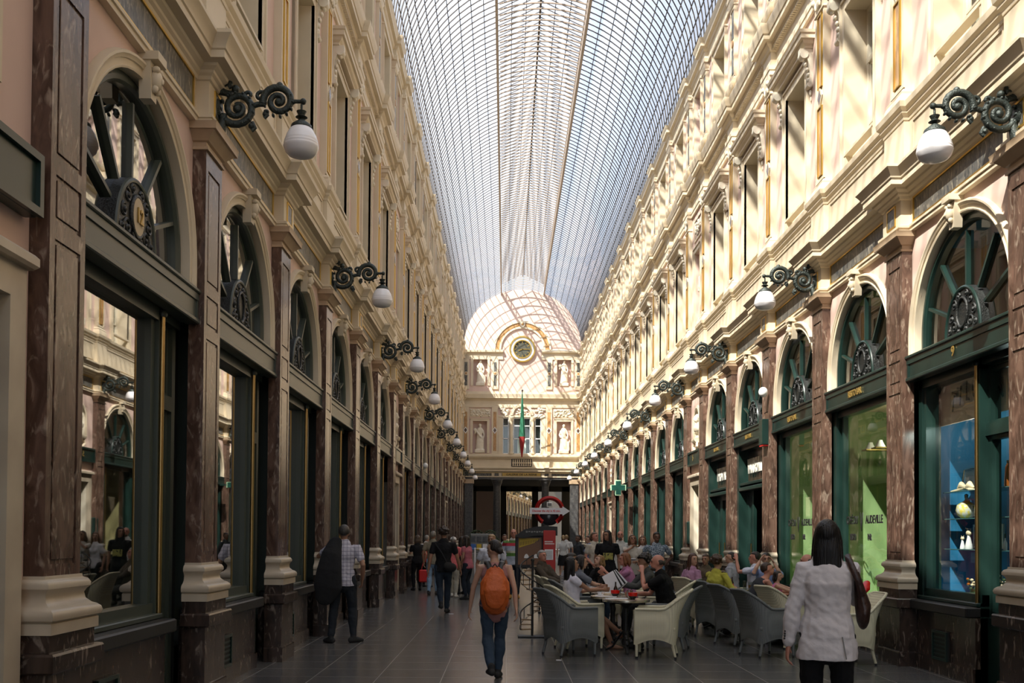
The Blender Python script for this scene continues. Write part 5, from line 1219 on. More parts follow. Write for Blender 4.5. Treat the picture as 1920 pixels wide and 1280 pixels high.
# clock
cl = empty('wall_clock', (hx(0), YF, 14.78)); tag(cl, 'big round gilt-rimmed wall clock with a dark dial high on the far end wall', 'clock')
def disc(r0, r1, y0, key, y1=None):
    m = MB(); n = 40
    for i in range(n):
        a, b = 2*PI*i/n, 2*PI*(i+1)/n
        P4 = [(r0*math.cos(a), y0, r0*math.sin(a)), (r0*math.cos(b), y0, r0*math.sin(b)), (r1*math.cos(b), y0, r1*math.sin(b)), (r1*math.cos(a), y0, r1*math.sin(a))]
        m.quad(*P4, key); m.quad((r1*math.cos(a), y0, r1*math.sin(a)), (r1*math.cos(b), y0, r1*math.sin(b)), (r1*math.cos(b), 0, r1*math.sin(b)), (r1*math.cos(a), 0, r1*math.sin(a)), key)
    return m
m = disc(.58, .66, -.14, 'gold'); m2 = disc(.66, .82, -.10, 'white'); m3 = disc(.82, .92, -.14, 'gold')
rim = MB(); 
for mm in (m, m2, m3):
    for kk, key in enumerate(('x',)): rim.add(mm.v, mm.f, mm.mats[0])
rim.mats = [x for x in rim.mats]; rim.build('clock_rim', cl, 40)
dm = MB(); dm.prism([(.60*math.cos(i*PI/20), .60*math.sin(i*PI/20)) for i in range(40)], 'y', -.06, -.02, 'dial');
for i in range(12):
    a = i*PI/6; st = len(dm.v); dm.box(-.022, .022, -.075, -.06, .42, .55, 'gold'); dm.tf(Matrix.Rotation(a, 4, 'Y'), st)
dm.build('dial', cl)
for an, ln, w, nm in ((-110, .30, .03, 'hour_hand'), (-100+350-160, .44, .02, 'minute_hand')):
    h_ = MB(); h_.box(-w, w, -.10, -.085, -.06, ln, 'gold'); h_.tf(Matrix.Rotation(D(an), 4, 'Y')); h_.build(nm, cl)
# flag hanging from a pole in the middle
fg = empty('hanging_flag', (hx(-.02), YF-2.2, 9.3)); tag(fg, 'green and red flag hanging furled from a thin pole before the far end wall', 'flag')
m = MB(); m.tube([(0, 2.1, -1.6), (0, 0, 2.2)], .03, 'blk', 8); m.ball((0, 0, 2.25), .07, 'blk', 8, 6); m.build('pole', fg, 40)
m = MB(); N_ = 22
def flg(z0, z1, w0, w1, key):
    m = MB()
    n = 12; prof = []
    for i in range(n+1):
        t = i/n; prof.append((w0+(w1-w0)*t, z0+(z1-z0)*t))
    vs = []; fs = []
    for r, z in prof:
        for j in range(24): a = 2*PI*j/24; q = r*(1+.35*math.cos(5*a+z)); vs.append((q*math.cos(a), q*math.sin(a)*.7, z))
    for i in range(n):
        for j in range(24): fs.append((i*24+j, i*24+(j+1) % 24, (i+1)*24+(j+1) % 24, (i+1)*24+j))
    m.add(vs, fs, key); return m

flg(2.1, -.9, .02, .17, 'flg').build('green_cloth', fg, 60); flg(-.9, -2.3, .17, .03, 'flr').build('red_cloth', fg, 60)

# ------------------------------------------------------------ next gallery beyond the crossing (seen through the portico), bending right
ang = -D(6.5)
nl = empty('wall_left_beyond', (.15, yb+2, 0), ang); nr_ = empty('wall_right_beyond', (.15+8.3*math.cos(ang), yb+2+8.3*math.sin(ang), 0), ang+PI)
tag(nl, kind='structure'); tag(nr_, kind='structure')
y = 0
for k in range(12):
    clone(bayL, nl, (-1.0, y, 0), 0); clone(pilT, nl, (-1.0, y, 0), 0)
    if k < 8: clone(bayL, nr_, (0, -y-L, 0), 0); clone(pilT, nr_, (0, -y, 0), 0)
    win(shopL, tuple(nl.matrix_basis @ Vector((-1.0, y, 0))), ang); y += L
m = MB(); m.box(CX-HW-1, -.75, yb+1.6, yb+1.9, 0, 15, 'pink'); o = m.build('wall_left_return'); tag(o, kind='structure')
m = MB(); m.box(-3, 12, 0, 45, 14.9, 15, 'roof'); o = m.build('ceiling_beyond', None, None, (.15, yb+2, 0)); o.rotation_euler = (0, 0, ang); tag(o, kind='structure')
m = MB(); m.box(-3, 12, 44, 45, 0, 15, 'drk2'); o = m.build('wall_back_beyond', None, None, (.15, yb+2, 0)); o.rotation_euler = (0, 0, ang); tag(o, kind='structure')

# ------------------------------------------------------------ lamps
def T_lamp():
    r = empty('bracket_lamp')
    b = MB(); K = 'brz'
    def S(pts, rad, seg=8): b.tube([(u, 0, z) for u, z in pts], rad, K, seg)
    def spiral(cx, cz, r0, a0, turns, d, r1=.03, n=30): return [(cx+(r0+(r1-r0)*t/n)*math.cos(a0+d*turns*2*PI*t/n), cz+(r0+(r1-r0)*t/n)*math.sin(a0+d*turns*2*PI*t/n)) for t in range(n+1)]
    # wall-side scroll
    s1 = spiral(.19, 5.86, .178, D(-150), 1.75, 1); S(s1, [.040*(1-.4*i/30) for i in range(31)])
    s2 = spiral(.60, 5.93, .160, D(190), 1.7, -1); S(s2, [.040*(1-.4*i/30) for i in range(31)])
    S([(.02, 5.62), (.05, 5.72), (.06, 5.80)], [.06, .045, .03]); S([(.0, 5.85), (.03, 5.85)], [.11, .09])
    S([(.34, 5.88), (.40, 5.90), (.46, 5.90)], .028); S([(.0, 6.02), (.06, 6.01), (.14, 6.0)], [.03, .03, .035])
    S(spiral(.08, 6.09, .07, D(-90), .9, -1, .03, 14), .026); S(spiral(.42, 5.98, .06, D(-60), 1.0, 1, .02, 14), .02)
    S(spiral(.30, 5.99, .045, D(-60), .9, -1, .02, 12), .02); S([(.68, 5.88), (.76, 5.93), (.82, 5.93)], [.02, .022, .02])
    for u, z, q in ((.845, 5.93, .032), (.61, 6.09, .034), (.33, 5.68, .03), (.47, 5.80, .03), (.19, 5.85, .045), (.60, 5.92, .042), (.17, 6.05, .04), (.06, 6.12, .045)): b.ball((u, 0, z), q, K, 10, 8)
    for i in range(26):   # leaf and bead casting
        t = i/26*2*PI; b.ball((.19+.165*math.cos(t), 0, 5.85+.16*math.sin(t)), (.018, .045, .02), K, 6, 5) if i % 2 else b.ball((.60+.143*math.cos(t), 0, 5.92+.143*math.sin(t)), (.016, .04, .018), K, 6, 5)
    S([(.34, 5.72), (.37, 5.66), (.335, 5.63)], .02); S([(.47, 5.84), (.49, 5.79), (.46, 5.76)], .02)
    b.build('bracket', r, 60)
    c = MB(); c.lathe([(.012, 5.90), (.012, 5.84), (.05, 5.83), (.03, 5.79), (.06, 5.77), (.025, 5.755), (.03, 5.745), (.10, 5.69), (.105, 5.665), (.09, 5.66)], K, (.83, 0, 0), 16); c.build('cap', r, 50)
    g = MB(); prof = [(.09, 5.668), (.115, 5.645), (.145, 5.59), (.160, 5.545), (.166, 5.53), (.164, 5.52), (.170, 5.512), (.172, 5.50), (.169, 5.492), (.174, 5.483), (.174, 5.47), (.168, 5.455), (.155, 5.42), (.125, 5.39), (.07, 5.372), (.0, 5.368)]
    g.lathe(prof, 'porc', (.83, 0, 0), 28); g.build('globe', r, 60)
    refresh(r); return r
lamp = T_lamp()
plan = [2, 4, 6, 8, 10, 12, 14, 16, 18, 20]
ordn = ['nearest', 'second', 'third', 'fourth', 'fifth', 'sixth', 'seventh', 'eighth', 'ninth', 'tenth and farthest']
for side in (0, 1):
    for i, kk in enumerate(plan):
        o = clone(lamp, None, (CX+(HW-.03)*(1 if side else -1), P[kk], 0), PI if side else 0); o.name = 'bracket_lamp'
        tag(o, '%s scrolled iron bracket lamp with white globe along the %s wall' % (ordn[i], 'right' if side else 'left'), 'lamp', 'bracket lamps above the shopfronts')
for i, (s, u, z) in enumerate([]): pass
lamp_p = lamp
# lamps in the gallery beyond
for i in range(5):
    l = nl.matrix_basis @ Vector((-1.0, (2*i+4)*L, 0)); o = clone(lamp, None, l, ang); o.name = 'bracket_lamp'; tag(o, '%s small globe lamp of the farther gallery seen through the portico' % ordn[i], 'lamp', 'lamps of the gallery beyond')
# ------------------------------------------------------------ lettering and shop details on the right wall
RT = (PI/2, 0, -PI/2)      # lettering that faces the gallery from the right wall
XR = CX+HW
M['innerb'].node_tree.nodes['Principled BSDF'].inputs['Base Color'].default_value = (.010, .13, .27, 1)
M['innerg'].node_tree.nodes['Principled BSDF'].inputs['Base Color'].default_value = (.24, .35, .15, 1)
M['ltr'] = mat('white_metal_letters', (.85, .83, .75), .3)
M['glt'] = mat('gilt_letters', (.45, .30, .08), .4, .5)
for k, s, yc, sz, xs in ((6, 'THEATRE', 24.80, .44, .60), (5, 'VAUDEVILLE', 21.44, .44, .56)):
    put(text(s, sz, 'ltr', .02, xs=xs, bold=.012), 'sign_letters', (XR+.31, yc, 3.19), RT).parent = None
    o = bpy.context.scene.objects[-1] if False else None
def sign(s, size, key, loc, label, cat='lettering', depth=.003, xs=1, bold=.004, name='sign_letters', rot=RT):
    o = put(text(s, size, key, depth, xs=xs, bold=bold), name, loc, rot); tag(o, label, cat); return o
for o in [x for x in C.objects if x.name.startswith('sign_letters')]:
    o['label'] = ('bright white capital letters reading THEATRE above green doors' if abs(o.location.y-24.80) < .1 else 'bright white capital letters reading VAUDEVILLE above the open green doors'); o['category'] = 'sign'
for i, (yo, w1, w2) in enumerate(((0, 'nearer', 'third'), (L, 'farther', 'fourth'))):
    x = XR+.285; q = 'on the %s of the two green lit cafe windows' % w1
    sign('CAFÉ DU', .17, 'blk', (x, 15.42+yo, 1.90), 'black window lettering CAFÉ DU '+q, xs=.72)
    sign('V', .40, 'blk', (x, 15.02+yo, 1.86), 'tall pointed black letter V '+q, xs=.5)
    sign('AUDEVILLE', .17, 'blk', (x, 14.50+yo, 1.90), 'black window lettering AUDEVILLE '+q, xs=.80)
    sign('RESTO', .13, 'blk', (x, 15.38+yo, 1.64), 'small black word RESTO '+q, xs=.65, bold=.006)
    sign('BAR', .13, 'blk', (x, 14.68+yo, 1.64), 'small black word BAR '+q, xs=.65, bold=.006)
    sign('RESTO BAR', .13, 'glt', (XR+.052, 14.65+yo, 3.78), 'dull gilt words RESTO BAR on the green beam over the %s cafe window' % w1, xs=.85)
for i, yo in enumerate((2*L, 3*L)): sign('RESTO BAR', .12, 'glt', (XR+.052, 14.65+yo, 3.78), 'dull gilt words on the green beam over the '+('VAUDEVILLE' if i == 0 else 'THEATRE')+' doors', xs=.85)
sign('9', .16, 'glt', (XR+.052, 11.42, 3.79), 'small gilt number 9 on the green beam of the blue shop')
sign('5', .22, 'glt', (XR+.0, 27.08, 3.79), 'small gilt number 5 on the dark board over the side doorway')
o = put(text('12', .17, 'glt', .006, xs=.9, bold=.004), 'house_number', (CX-HW-.125, 8.165, 4.24), (PI/2, 0, PI/2)); tag(o, 'gilt house number 12 on the oval plaque of the nearest left fanlight', 'number')
m = MB(); m.prism([(.12*math.cos(i*PI/12), .155*math.sin(i*PI/12)) for i in range(24)], 'x', 0, .012, 'beigew'); o = m.build('number_plaque', None, None, (CX-HW-.147, 8.165, 4.24)); tag(o, 'cream oval plaque in the nearest left fanlight medallion', 'plaque')
# arched gilt-black name on the pelmet of the blue shop
for i, ch in enumerate('TILQUIN'):
    t = (i-3)/3; yy = 12.22-.19*i; zz = 3.30+.10*(1-t*t)
    o = put(text(ch, .34, 'blk', .004, xs=.62, bold=.003), 'sign_letter', (XR+.42, yy, zz), RT); o.rotation_euler = (PI/2-0.0, -t*.22, -PI/2)
    tag(o, 'dark capital letter %s, one of the arched name letters behind the blue shop glass' % ch, 'letter', 'arched name letters')
M['pelm'] = mat('grey_pelmet', (.62, .53, .42), .6); m = MB(); m.box(0, .03, 0, 1.80, 3.06, 3.58, 'pelm')

o = m.build('window_pelmet', None, None, (XR+.45, 10.95, 0)); tag(o, 'grey pelmet board behind the top of the blue shop window', 'pelmet')
# glass shelves and goods of the blue shop
for i, z in enumerate((2.22, 1.88, 1.50)):
    m = MB(); m.bbox(0, .42, 0, 1.75, -.012, 0, 'glsh', .003); o = m.build('glass_shelf', None, None, (XR+.52, 11.0, z)); tag(o, ['top', 'middle', 'bottom'][i]+' glass shelf in the blue shop window', 'shelf', 'glass shelves of the blue shop')
M_ = 0
t = thing('serving_tray', (XR+.75, 12.25, 2.22), 0, 'silver rimmed mirror tray propped on the top glass shelf', 'tray')
m = MB(); m.bbox(0, .02, -.42, .42, .02, .30, 'mirr', .008); m.build('tray_plate', t)
m = MB(); m.tube([(0, -.42, .03), (0, -.44, .16), (0, -.40, .29), (0, -.2, .31), (0, 0, .30), (0, .2, .31), (0, .40, .29), (0, .44, .16), (0, .42, .03), (0, 0, .015), (0, -.42, .03)], .012, 'silv', 8); m.build('rim', t, 60)
t = thing('fabric_bow', (XR+.66, 12.42, 2.22), .2, 'cream fabric bow lying in front of the silver tray', 'bow')
m = MB()
for s in (-1, 1): m.limb([(0, 0, .05), (0, s*.08, .08), (0, s*.14, .05)], [(.02, .02), (.05, .045), (.02, .015)], 'beigew', 10)
for s in (-1, 1): m.limb([(0, 0, .05), (-.02, s*.12, .02), (-.03, s*.24, .01)], [.018, .02, .01], 'beigew', 8)
m.ball((0, 0, .055), .03, 'beigew', 10, 8); m.build('bow_loops', t, 60)
def bottle(loc, label, key, pr, group='bottles and vases in the blue shop', name='glass_bottle', cat='bottle', capk='silv'):
    t = thing(name, loc, 0, label, cat, group); m = MB(); m.lathe(pr, key, (0, 0, 0), 16); m.build('body', t, 50)
    m = MB(); z = pr[-1][1]; m.lathe([(pr[-1][0]*1.1, z-.01), (pr[-1][0]*1.2, z+.03), (.005, z+.04)], capk, (0, 0, 0), 12); m.build('stopper', t, 50)
bottle((XR+.66, 12.40, 1.88), 'round yellow patterned flask on the middle shelf', 'yelp', [(.05, 0), (.10, .04), (.125, .10), (.11, .17), (.05, .21), (.02, .23), (.02, .27)])
bottle((XR+.70, 12.18, 1.88), 'slim silver cocktail shaker beside the yellow flask', 'silv', [(.035, 0), (.04, .02), (.04, .16), (.03, .19), (.02, .21)])
bottle((XR+.60, 11.22, 2.22), 'orange copper thermos flask on the top shelf behind the door pane', 'copp', [(.045, 0), (.055, .01), (.045, .22), (.03, .26), (.025, .27)])
t = thing('picture_frame', (XR+.85, 12.25, 1.50), .0, 'open white picture frame with a dark print at the back of the bottom shelf', 'picture')
m = MB(); frame_rect(m, 0, -.38, .38, .01, .31, .03, .02, 'white'); m.build('frame', t); m = MB(); m.box(.0, .01, -.35, .35, .04, .28, 'artp'); m.build('print', t)
for i, (yy, h, lab) in enumerate(((12.25, .24, 'tall pale cat figurine standing on the bottom shelf'), (12.42, .16, 'small pale cat figurine beside the tall one'))):
    t = thing('cat_figurine', (XR+.62, yy, 1.50), 0, lab, 'figurine', 'cat figurines'); s = h/.24
    m = MB(); m.lathe([(.045*s, 0), (.05*s, .01*s), (.04*s, .06*s), (.022*s, .14*s), (.018*s, .17*s)], 'porc', (0, 0, 0), 14); m.build('body', t, 50)
    m = MB(); m.ball((0, 0, .20*s), (.03*s, .055*s, .035*s), 'porc2', 12, 8)
    for q in (-1, 1): m.add([(0, q*.05*s, .20*s), (0, q*.02*s, .225*s), (0, q*.055*s, .26*s), (.01, q*.03*s, .21*s)], [(0, 1, 2), (0, 2, 3), (1, 2, 3), (0, 1, 3)], 'porc2')
    m.build('head', t, 50)
for i, (x_, yy, z, n_, lab) in enumerate(((.70, 11.20, 1.88, 26, 'dried flower basket on the middle shelf behind the door pane'), (.55, 11.12, .92, 60, 'bunch of pale dried flowers at the foot of the shop window'), (.62, 12.05, .92, 24, 'small gilt flower ornament on the blue window floor'))):
    t = thing('flower_arrangement', (XR+x_, yy, z), 0, lab, 'flowers'); r = random.Random(i)
    m = MB(); m.lathe([(.05, 0), (.08, .06), (.07, .10)], 'brass', (0, 0, 0), 12); m.build('basket', t, 40); m = MB()
    for j in range(n_):
        a = r.uniform(0, 6.28); q = r.uniform(0, .15 if n_ < 50 else .22); zz = r.uniform(.08, .22 if n_ < 50 else .36)
        m.ball((q*math.cos(a)*.6, q*math.sin(a), zz), (.02, .03, .018), ['leafd', 'beigew', 'copp'][j % 3] if n_ < 50 else ['leafd', 'beigew', 'stone'][j % 3], 6, 4)
        if j % 2: m.tube([(0, 0, .06), (q*math.cos(a)*.6, q*math.sin(a), zz)], .003, 'leafd', 4)
    m.build('blooms', t, 60)
for i, yy in enumerate((11.24, 11.08)): bottle((XR+.56, yy, 1.50), ['left', 'right'][i]+' of two small white and black bottles on the bottom shelf behind the door pane', 'porc', [(.02, 0), (.022, .08), (.008, .12), (.008, .15)], capk='blk')
m = MB(); m.box(0, .65, 0, 1.85, 0, .03, 'clothb'); o = m.build('window_bed', None, None, (XR+.40, 10.95, .90)); tag(o, 'bright blue cloth covering the floor of the blue shop window', 'cloth')
m = MB(); m.box(0, .02, 0, 2.7, 0, 2.25, 'innert'); o = m.build('back_panel', None, None, (XR+1.30, 10.05, .9)); tag(o, 'teal panel closing the back of the blue shop window', 'panel')
# spot lamps of the shop windows
def plamp(loc, e, col, r=.04):
    l = bpy.data.lights.new('spot_lamp', 'POINT'); l.energy = e; l.color = col; l.shadow_soft_size = r
    o = bpy.data.objects.new('shop_light', l); C.objects.link(o); o.location = loc
plamp((XR+.75, 11.3, 3.1), 9, (.8, 1, .95)); plamp((XR+.7, 12.3, 2.95), 5, (1, .9, .75))
plamp((XR+.8, 14.9, 3.2), 7, (1, 1, .7)); plamp((XR+.8, 17.9, 3.2), 7, (1, 1, .7))
for i, yy in enumerate((15.55, 15.15, 14.45)):
    t = thing('shelf_light', (XR+.62, yy, 3.02), 0, 'small pale glass lamp hanging in the nearer cafe window, %s of three' % ['left', 'middle', 'right'][i], 'lamp', 'little lamps in the cafe window')
    m = MB(); m.lathe([(.085, 0), (.075, .02), (.04, .09), (.035, .11)], 'porc', (0, 0, 0), 12); m.build('shade', t, 40); m = MB(); m.box(-.1, .3, -.10, .10, -.02, 0, 'glt'); m.build('shelf', t)
# pharmacy cross on an arm
t = thing('pharmacy_cross', (XR-.55, 40.2, 3.62), 0, 'dark green pharmacy cross with pale green outline jutting from the right wall', 'sign')
m = MB(); a = .10; b = .27; cr = [(-a, -b), (a, -b), (a, -a), (b, -a), (b, a), (a, a), (a, b), (-a, b), (-a, a), (-b, a), (-b, -a), (-a, -a)]
m.prism(cr, 'y', -.06, .06, 'crossg'); m.build('cross', t); m = MB(); m.prism([(x*1.16, z*1.16) for x, z in cr], 'y', -.045, .045, 'crossl'); m.build('outline', t); m = MB(); m.box(.2, .60, -.02, .02, -.03, .03, 'green'); m.build('arm', t)
# red and green fascia box next to the café
t = thing('fascia_light_box', (XR-.02, 19.40, 3.66), 0, 'small dark box lamp with red underside at the end of the cafe fascia', 'lamp'); m = MB(); m.bbox(-.10, .10, -.14, .14, -.22, .28, 'green', .01); m.build('casing', t); m = MB(); m.box(-.09, .09, -.12, .12, -.245, -.22, 'redp'); m.build('red_base', t)
# small white camera domes on the walls
for i, (x, y, z) in enumerate(((XR-.12, 19.2, 4.45), (CX-HW+.12, 34.4, 4.05))):
    t = thing('security_camera', (x, y, z), 0, 'small white camera dome on the %s wall' % ['right', 'left'][i], 'camera'); m = MB(); m.ball((0, 0, 0), (.09, .09, .10), 'white', 12, 8); m.build('dome', t, 60)
# black wall box beside the side door
m = MB(); m.bbox(-.05, .05, -.16, .16, -.32, .32, 'green', .02); o = m.build('letter_box', None, None, (XR+.05, 28.0, 1.75)); tag(o, 'dark green letter box on the pillar by doorway number 5', 'box')

# ------------------------------------------------------------ discovery kiosk with ring and arrow
kx, ky = (1030-948)*21/1860, 21.0
t = thing('discovery_sign', (kx, ky, 0), 0, 'red panel kiosk topped by a red ring crossed by a white arrow', 'sign')
m = MB(); m.bbox(-.13, .13, -.06, .06, .55, 1.75, 'redp2', .01); m.build('red_panel', t)
m = MB(); m.box(-.10, .08, -.068, -.06, 1.13, 1.35, 'ppr')
for i in range(8): m.box(-.085, .055, -.071, -.068, 1.16+i*.021, 1.166+i*.021, 'gryt')
m.build('notice', t)
for i, (s, z) in enumerate((('ATTRACTION', 1.50), ('IN BRUSSELS', 1.44))): pass
m = MB()
for i, (z, w) in enumerate(((1.50, .17), (1.455, .20))):
    x = -.10
    r = random.Random(i)
    while x < -.10+w: q = r.uniform(.008, .018); m.box(x, x+q, -.066, -.06, z, z+.026, 'white'); x += q+.006
m.build('small_print', t)
m = MB(); m.bbox(-.16, .16, -.10, .10, 0, .55, 'blk', .02); m.build('plinth', t)
m = MB(); m.prism([(-.75+.02, 1.62), (-.55, 1.76), (-.3, 1.83), (.0, 1.84), (.17, 1.83), (.17, 1.64), (-.3, 1.64), (-.55, 1.58)], 'y', -.05, .05, 'blk')
for i in range(9): m.box(-.5+i*.055, -.46+i*.055, -.055, -.05, 1.70+.01*(i % 2), 1.735, 'gryt')
m.build('header_board', t)
m = MB(); n = 40; cz = 2.16
for i in range(n):
    a0, a1 = D(-58)+D(296)*i/n, D(-58)+D(296)*(i+1)/n
    p = [(r*math.cos(a), cz+r*math.sin(a)) for r, a in ((.23, a0), (.32, a0), (.32, a1), (.23, a1))]
    m.prism(p, 'y', -.03, .03, 'redp')
m.build('ring', t, 30)
m = MB(); m.prism([(-.42, cz-.065), (.27, cz-.065), (.27, cz-.105), (.43, cz), (.27, cz+.105), (.27, cz+.065), (-.42, cz+.065)], 'y', -.055, -.032, 'ppr'); m.build('arrow', t)
put(text('Discover the city in 43 min.', .062, 'redp', .002, xs=.86, bold=.0015), 'arrow_lettering', (-.07, -.058, cz), (PI/2, 0, 0), t)
m = MB(); m.ball((0, .12, cz-.12), (.21, .08, .19), 'blkgl', 20, 12); m.bbox(-.06, .06, -.06, .0, cz+.08, cz+.19, 'white', .01); m.bbox(-.04, .04, -.065, -.06, cz+.11, cz+.17, 'gryt', .001); m.build('globe_camera', t, 60)
t = thing('poster_board', (kx-.42, ky+.1, 0), 0, 'dark framed poster of a golden instrument standing left of the red kiosk', 'poster')
m = MB(); m.bbox(-.30, .28, -.03, .03, .95, 1.66, 'blk', .01); m.build('board', t)
m = MB(); m.box(-.24, .26, -.036, -.03, 1.02, 1.60, 'bwood'); m.prism([(-.22, 1.38), (.1, 1.48), (.24, 1.58), (-.22, 1.58)], 'y', -.042, -.036, 'ylw')
for s in (-.06, .14): m.prism([(s+.05*math.cos(i*PI/8), 1.16+.09*math.sin(i*PI/8)) for i in range(9)], 'y', -.042, -.036, 'white')
for i in range(12): m.box(-.20+i*.035, -.19+i*.035, -.045, -.042, 1.42+.008*i, 1.50+.006*i, 'blk')
m.build('poster', t); m = MB()
for x in (-.25, .22): m.box(x-.02, x+.02, -.02, .02, 0, .96, 'blk'); m.box(x-.025, x+.025, -.25, .25, 0, .04, 'blk')
m.build('stand', t)
# ------------------------------------------------------------ spiral staircase display stand
sx, sy = (999-948)*16.0/1860, 16.0
t = thing('spiral_stair_model', (sx, sy, 0), 0, 'black iron spiral staircase model with wooden treads on a flat base', 'display stand')
m = MB(); m.bbox(-.23, .23, -.13, .13, 0, .025, 'blk', .006); m.build('base_plate', t)
m = MB(); m.tube([(.0, 0, .02), (0, 0, 1.22)], .02, 'blk', 12); m.ball((0, 0, 1.24), .03, 'blk', 10, 8); m.build('centre_pole', t, 50)
n = 15; rail = []
for i in range(n):
    a = D(200)-i*D(34); z = .12+i*.072; s = MB()
    p = [(.02*math.cos(a), .02*math.sin(a)), (.20*math.cos(a-.26), .20*math.sin(a-.26)), (.20*math.cos(a+.26), .20*math.sin(a+.26))]
    s.prism(p, 'z', z, z+.020, 'tread'); s.build('tread', t)
    b = MB(); x, y = .195*math.cos(a), .195*math.sin(a); b.tube([(x, y, z), (x, y, z+.19)], .006, 'blk', 6); b.build('baluster', t); rail.append((x*1.02, y*1.02, z+.19))
pts = []
for i in range((n-1)*6+1):
    f_ = i/6; a = D(200)-f_*D(34); pts.append((.2*math.cos(a), .2*math.sin(a), .31+f_*.072))
m = MB(); m.tube(pts, .011, 'blk', 8); m.build('handrail', t, 60); m = MB(); m.tube([(x, y, z-.19) for x, y, z in pts], .005, 'blk', 6); m.build('outer_stringer', t, 60)
# ------------------------------------------------------------ news stand far left behind the strollers
t = thing('news_stand', (-.9, 34, 0), 0, 'grey stand stacked with papers and white chairs beyond the strollers', 'stand')
m = MB(); m.bbox(-.45, .55, -.25, .25, 0, 1.05, 'gryt', .02); m.bbox(-.30, .50, -.2, .2, 1.05, 1.7, 'gryt', .02); m.build('rack', t)
m = MB(); 
for i in range(4): m.bbox(-.28+.2*i, -.12+.2*i, -.23, -.2, 1.15, 1.35, ['blp', 'ylw', 'ppr', 'ppr'][i], .004); m.bbox(-.28+.2*i, -.12+.2*i, -.23, -.2, 1.42, 1.62, 'gran', .004)
m.build('papers', t)
t = thing('hanging_shirts', (-1.05, 29.6, 0), 0, 'rail of pale clothes standing left of the striped shirt man', 'clothes rail')
m = MB(); m.tube([(-.5, 0, 0), (-.5, 0, 1.25), (.5, 0, 1.25), (.5, 0, 0)], .015, 'silv', 8); m.build('rail', t)
for i in range(7):
    m = MB(); x = -.42+i*.14; m.limb([(x, 0, 1.18), (x, 0, .9), (x, 0, .55)], [(.02, .10), (.035, .2), (.03, .19)], 'wcream' if i % 2 else 'ppr', 10, up=(1, 0, 0)); m.build('garment', t, 60)
# topiary plants by the far portico
for i, (x, y) in enumerate(((-1.8, 62), (-1.0, 63))):
    t = thing('potted_shrub', (x, y, 0), 0, 'dark bushy potted shrub by the far portico, the %s one' % ['left', 'right'][i], 'plant', 'potted shrubs'); m = MB(); m.lathe([(.2, 0), (.28, .5), (.3, .52)], 'gran', (0, 0, 0), 14); m.build('pot', t, 40)
    m = MB(); r = random.Random(i+5)
    for j in range(240):
        a, b = r.uniform(0, 6.28), r.uniform(-1, 1); q = r.uniform(.4, .62); c = (q*math.cos(a)*math.sqrt(1-b*b), q*math.sin(a)*math.sqrt(1-b*b), 1.25+b*.75)
        m.ball(c, (r.uniform(.03, .1), r.uniform(.03, .1), .03), 'leafd', 5, 4)
    m.tube([(0, 0, .4), (0, 0, 1.2)], .04, 'bwood', 6); m.build('foliage', t)
# cigarette ends / litter on the slabs
for i, (qx, qy, w_) in enumerate(((847, 1151, .10), (1049, 1236, .07))):
    d = 1.62*1860/(qy-1005); m = MB(); m.bbox(-w_/2, w_/2, -.02, .02, 0, .006, 'ppr', .002); o = m.build('paper_scrap', None, None, ((qx-948)*d/1860, d, 0)); tag(o, 'scrap of white paper on the floor '+['behind the man in the black tee shirt', 'in front of the nearest grey chair'][i], 'litter')
# ------------------------------------------------------------ statues (on far wall niches and upper niches)
def statue_mesh(arm_up, seed):
    mb = MB(); M['x'] = M['stone']; r = random.Random(seed)
    mb.box(-.32, .32, -.22, .22, 0, .22, 'x'); mb.limb([(0, 0, .25), (.02, 0, .8), (-.03, 0, 1.15), (0, 0, 1.45)], [(.27, .2), (.24, .17), (.16, .12), (.19, .12)], 'x', 18, up=(1, 0, 0))
    mb.limb([(0, 0, 1.48), (0, 0, 1.62)], [.06, .05], 'x', 10); mb.ball((.01, -.01, 1.72), (.09, .11, .13), 'x', 14, 10); mb.ball((.01, .03, 1.76), (.10, .10, .10), 'x', 12, 8)
    for i in range(11):
        a = i*.57; mb.limb([(.22*math.cos(a), .15*math.sin(a), .25), (.2*math.cos(a+.15), .14*math.sin(a+.15), .75), (.13*math.cos(a+.5), .10*math.sin(a+.5), 1.12)], [.045, .035, .025], 'x', 8)
    mb.limb([(-.18, 0, 1.42), (-.27, -.05, 1.15), (-.20, -.14, 1.0)] if arm_up < 1 else [(-.18, 0, 1.42), (-.33, -.1, 1.2), (-.30, -.16, 1.38)], [.06, .05, .045], 'x', 10)
    mb.limb([(.18, 0, 1.42), (.26, -.04, 1.15), (.22, -.12, .92)], [.06, .05, .04], 'x', 10)
    mb.limb([(-.2, -.1, 1.35), (.0, -.15, 1.05), (.22, -.08, .85)], [.05, .06, .05], 'x', 10)
    if arm_up: mb.ball((-.30, -.16, 1.45), (.12, .05, .12), 'x', 12, 8)
    else: mb.limb([(.30, -.05, .25), (.30, -.05, .7)], [(.09, .09), (.07, .07)], 'x', 10)
    return remesh(mb, 'statue', M['stone'], .028, 2)
SM = [statue_mesh(1, 1), statue_mesh(0, 2)]
for i, (s, z, sc_, k_) in enumerate(((-1, 7.46, 1.12, 0), (1, 7.46, 1.12, 1), (-1, 12.2, 1.0, 1), (1, 12.2, 1.0, 0))):
    o = bpy.data.objects.new('statue', SM[k_]); C.objects.link(o); o.location = (CX+s*2.95, YF+.10, z); o.scale = (sc_, sc_*.75, sc_)
    tag(o, 'robed stone statue in the %s niche on the %s of the far wall' % ('lower' if z < 9 else 'upper', 'left' if s < 0 else 'right'), 'statue', 'statues of the far wall')
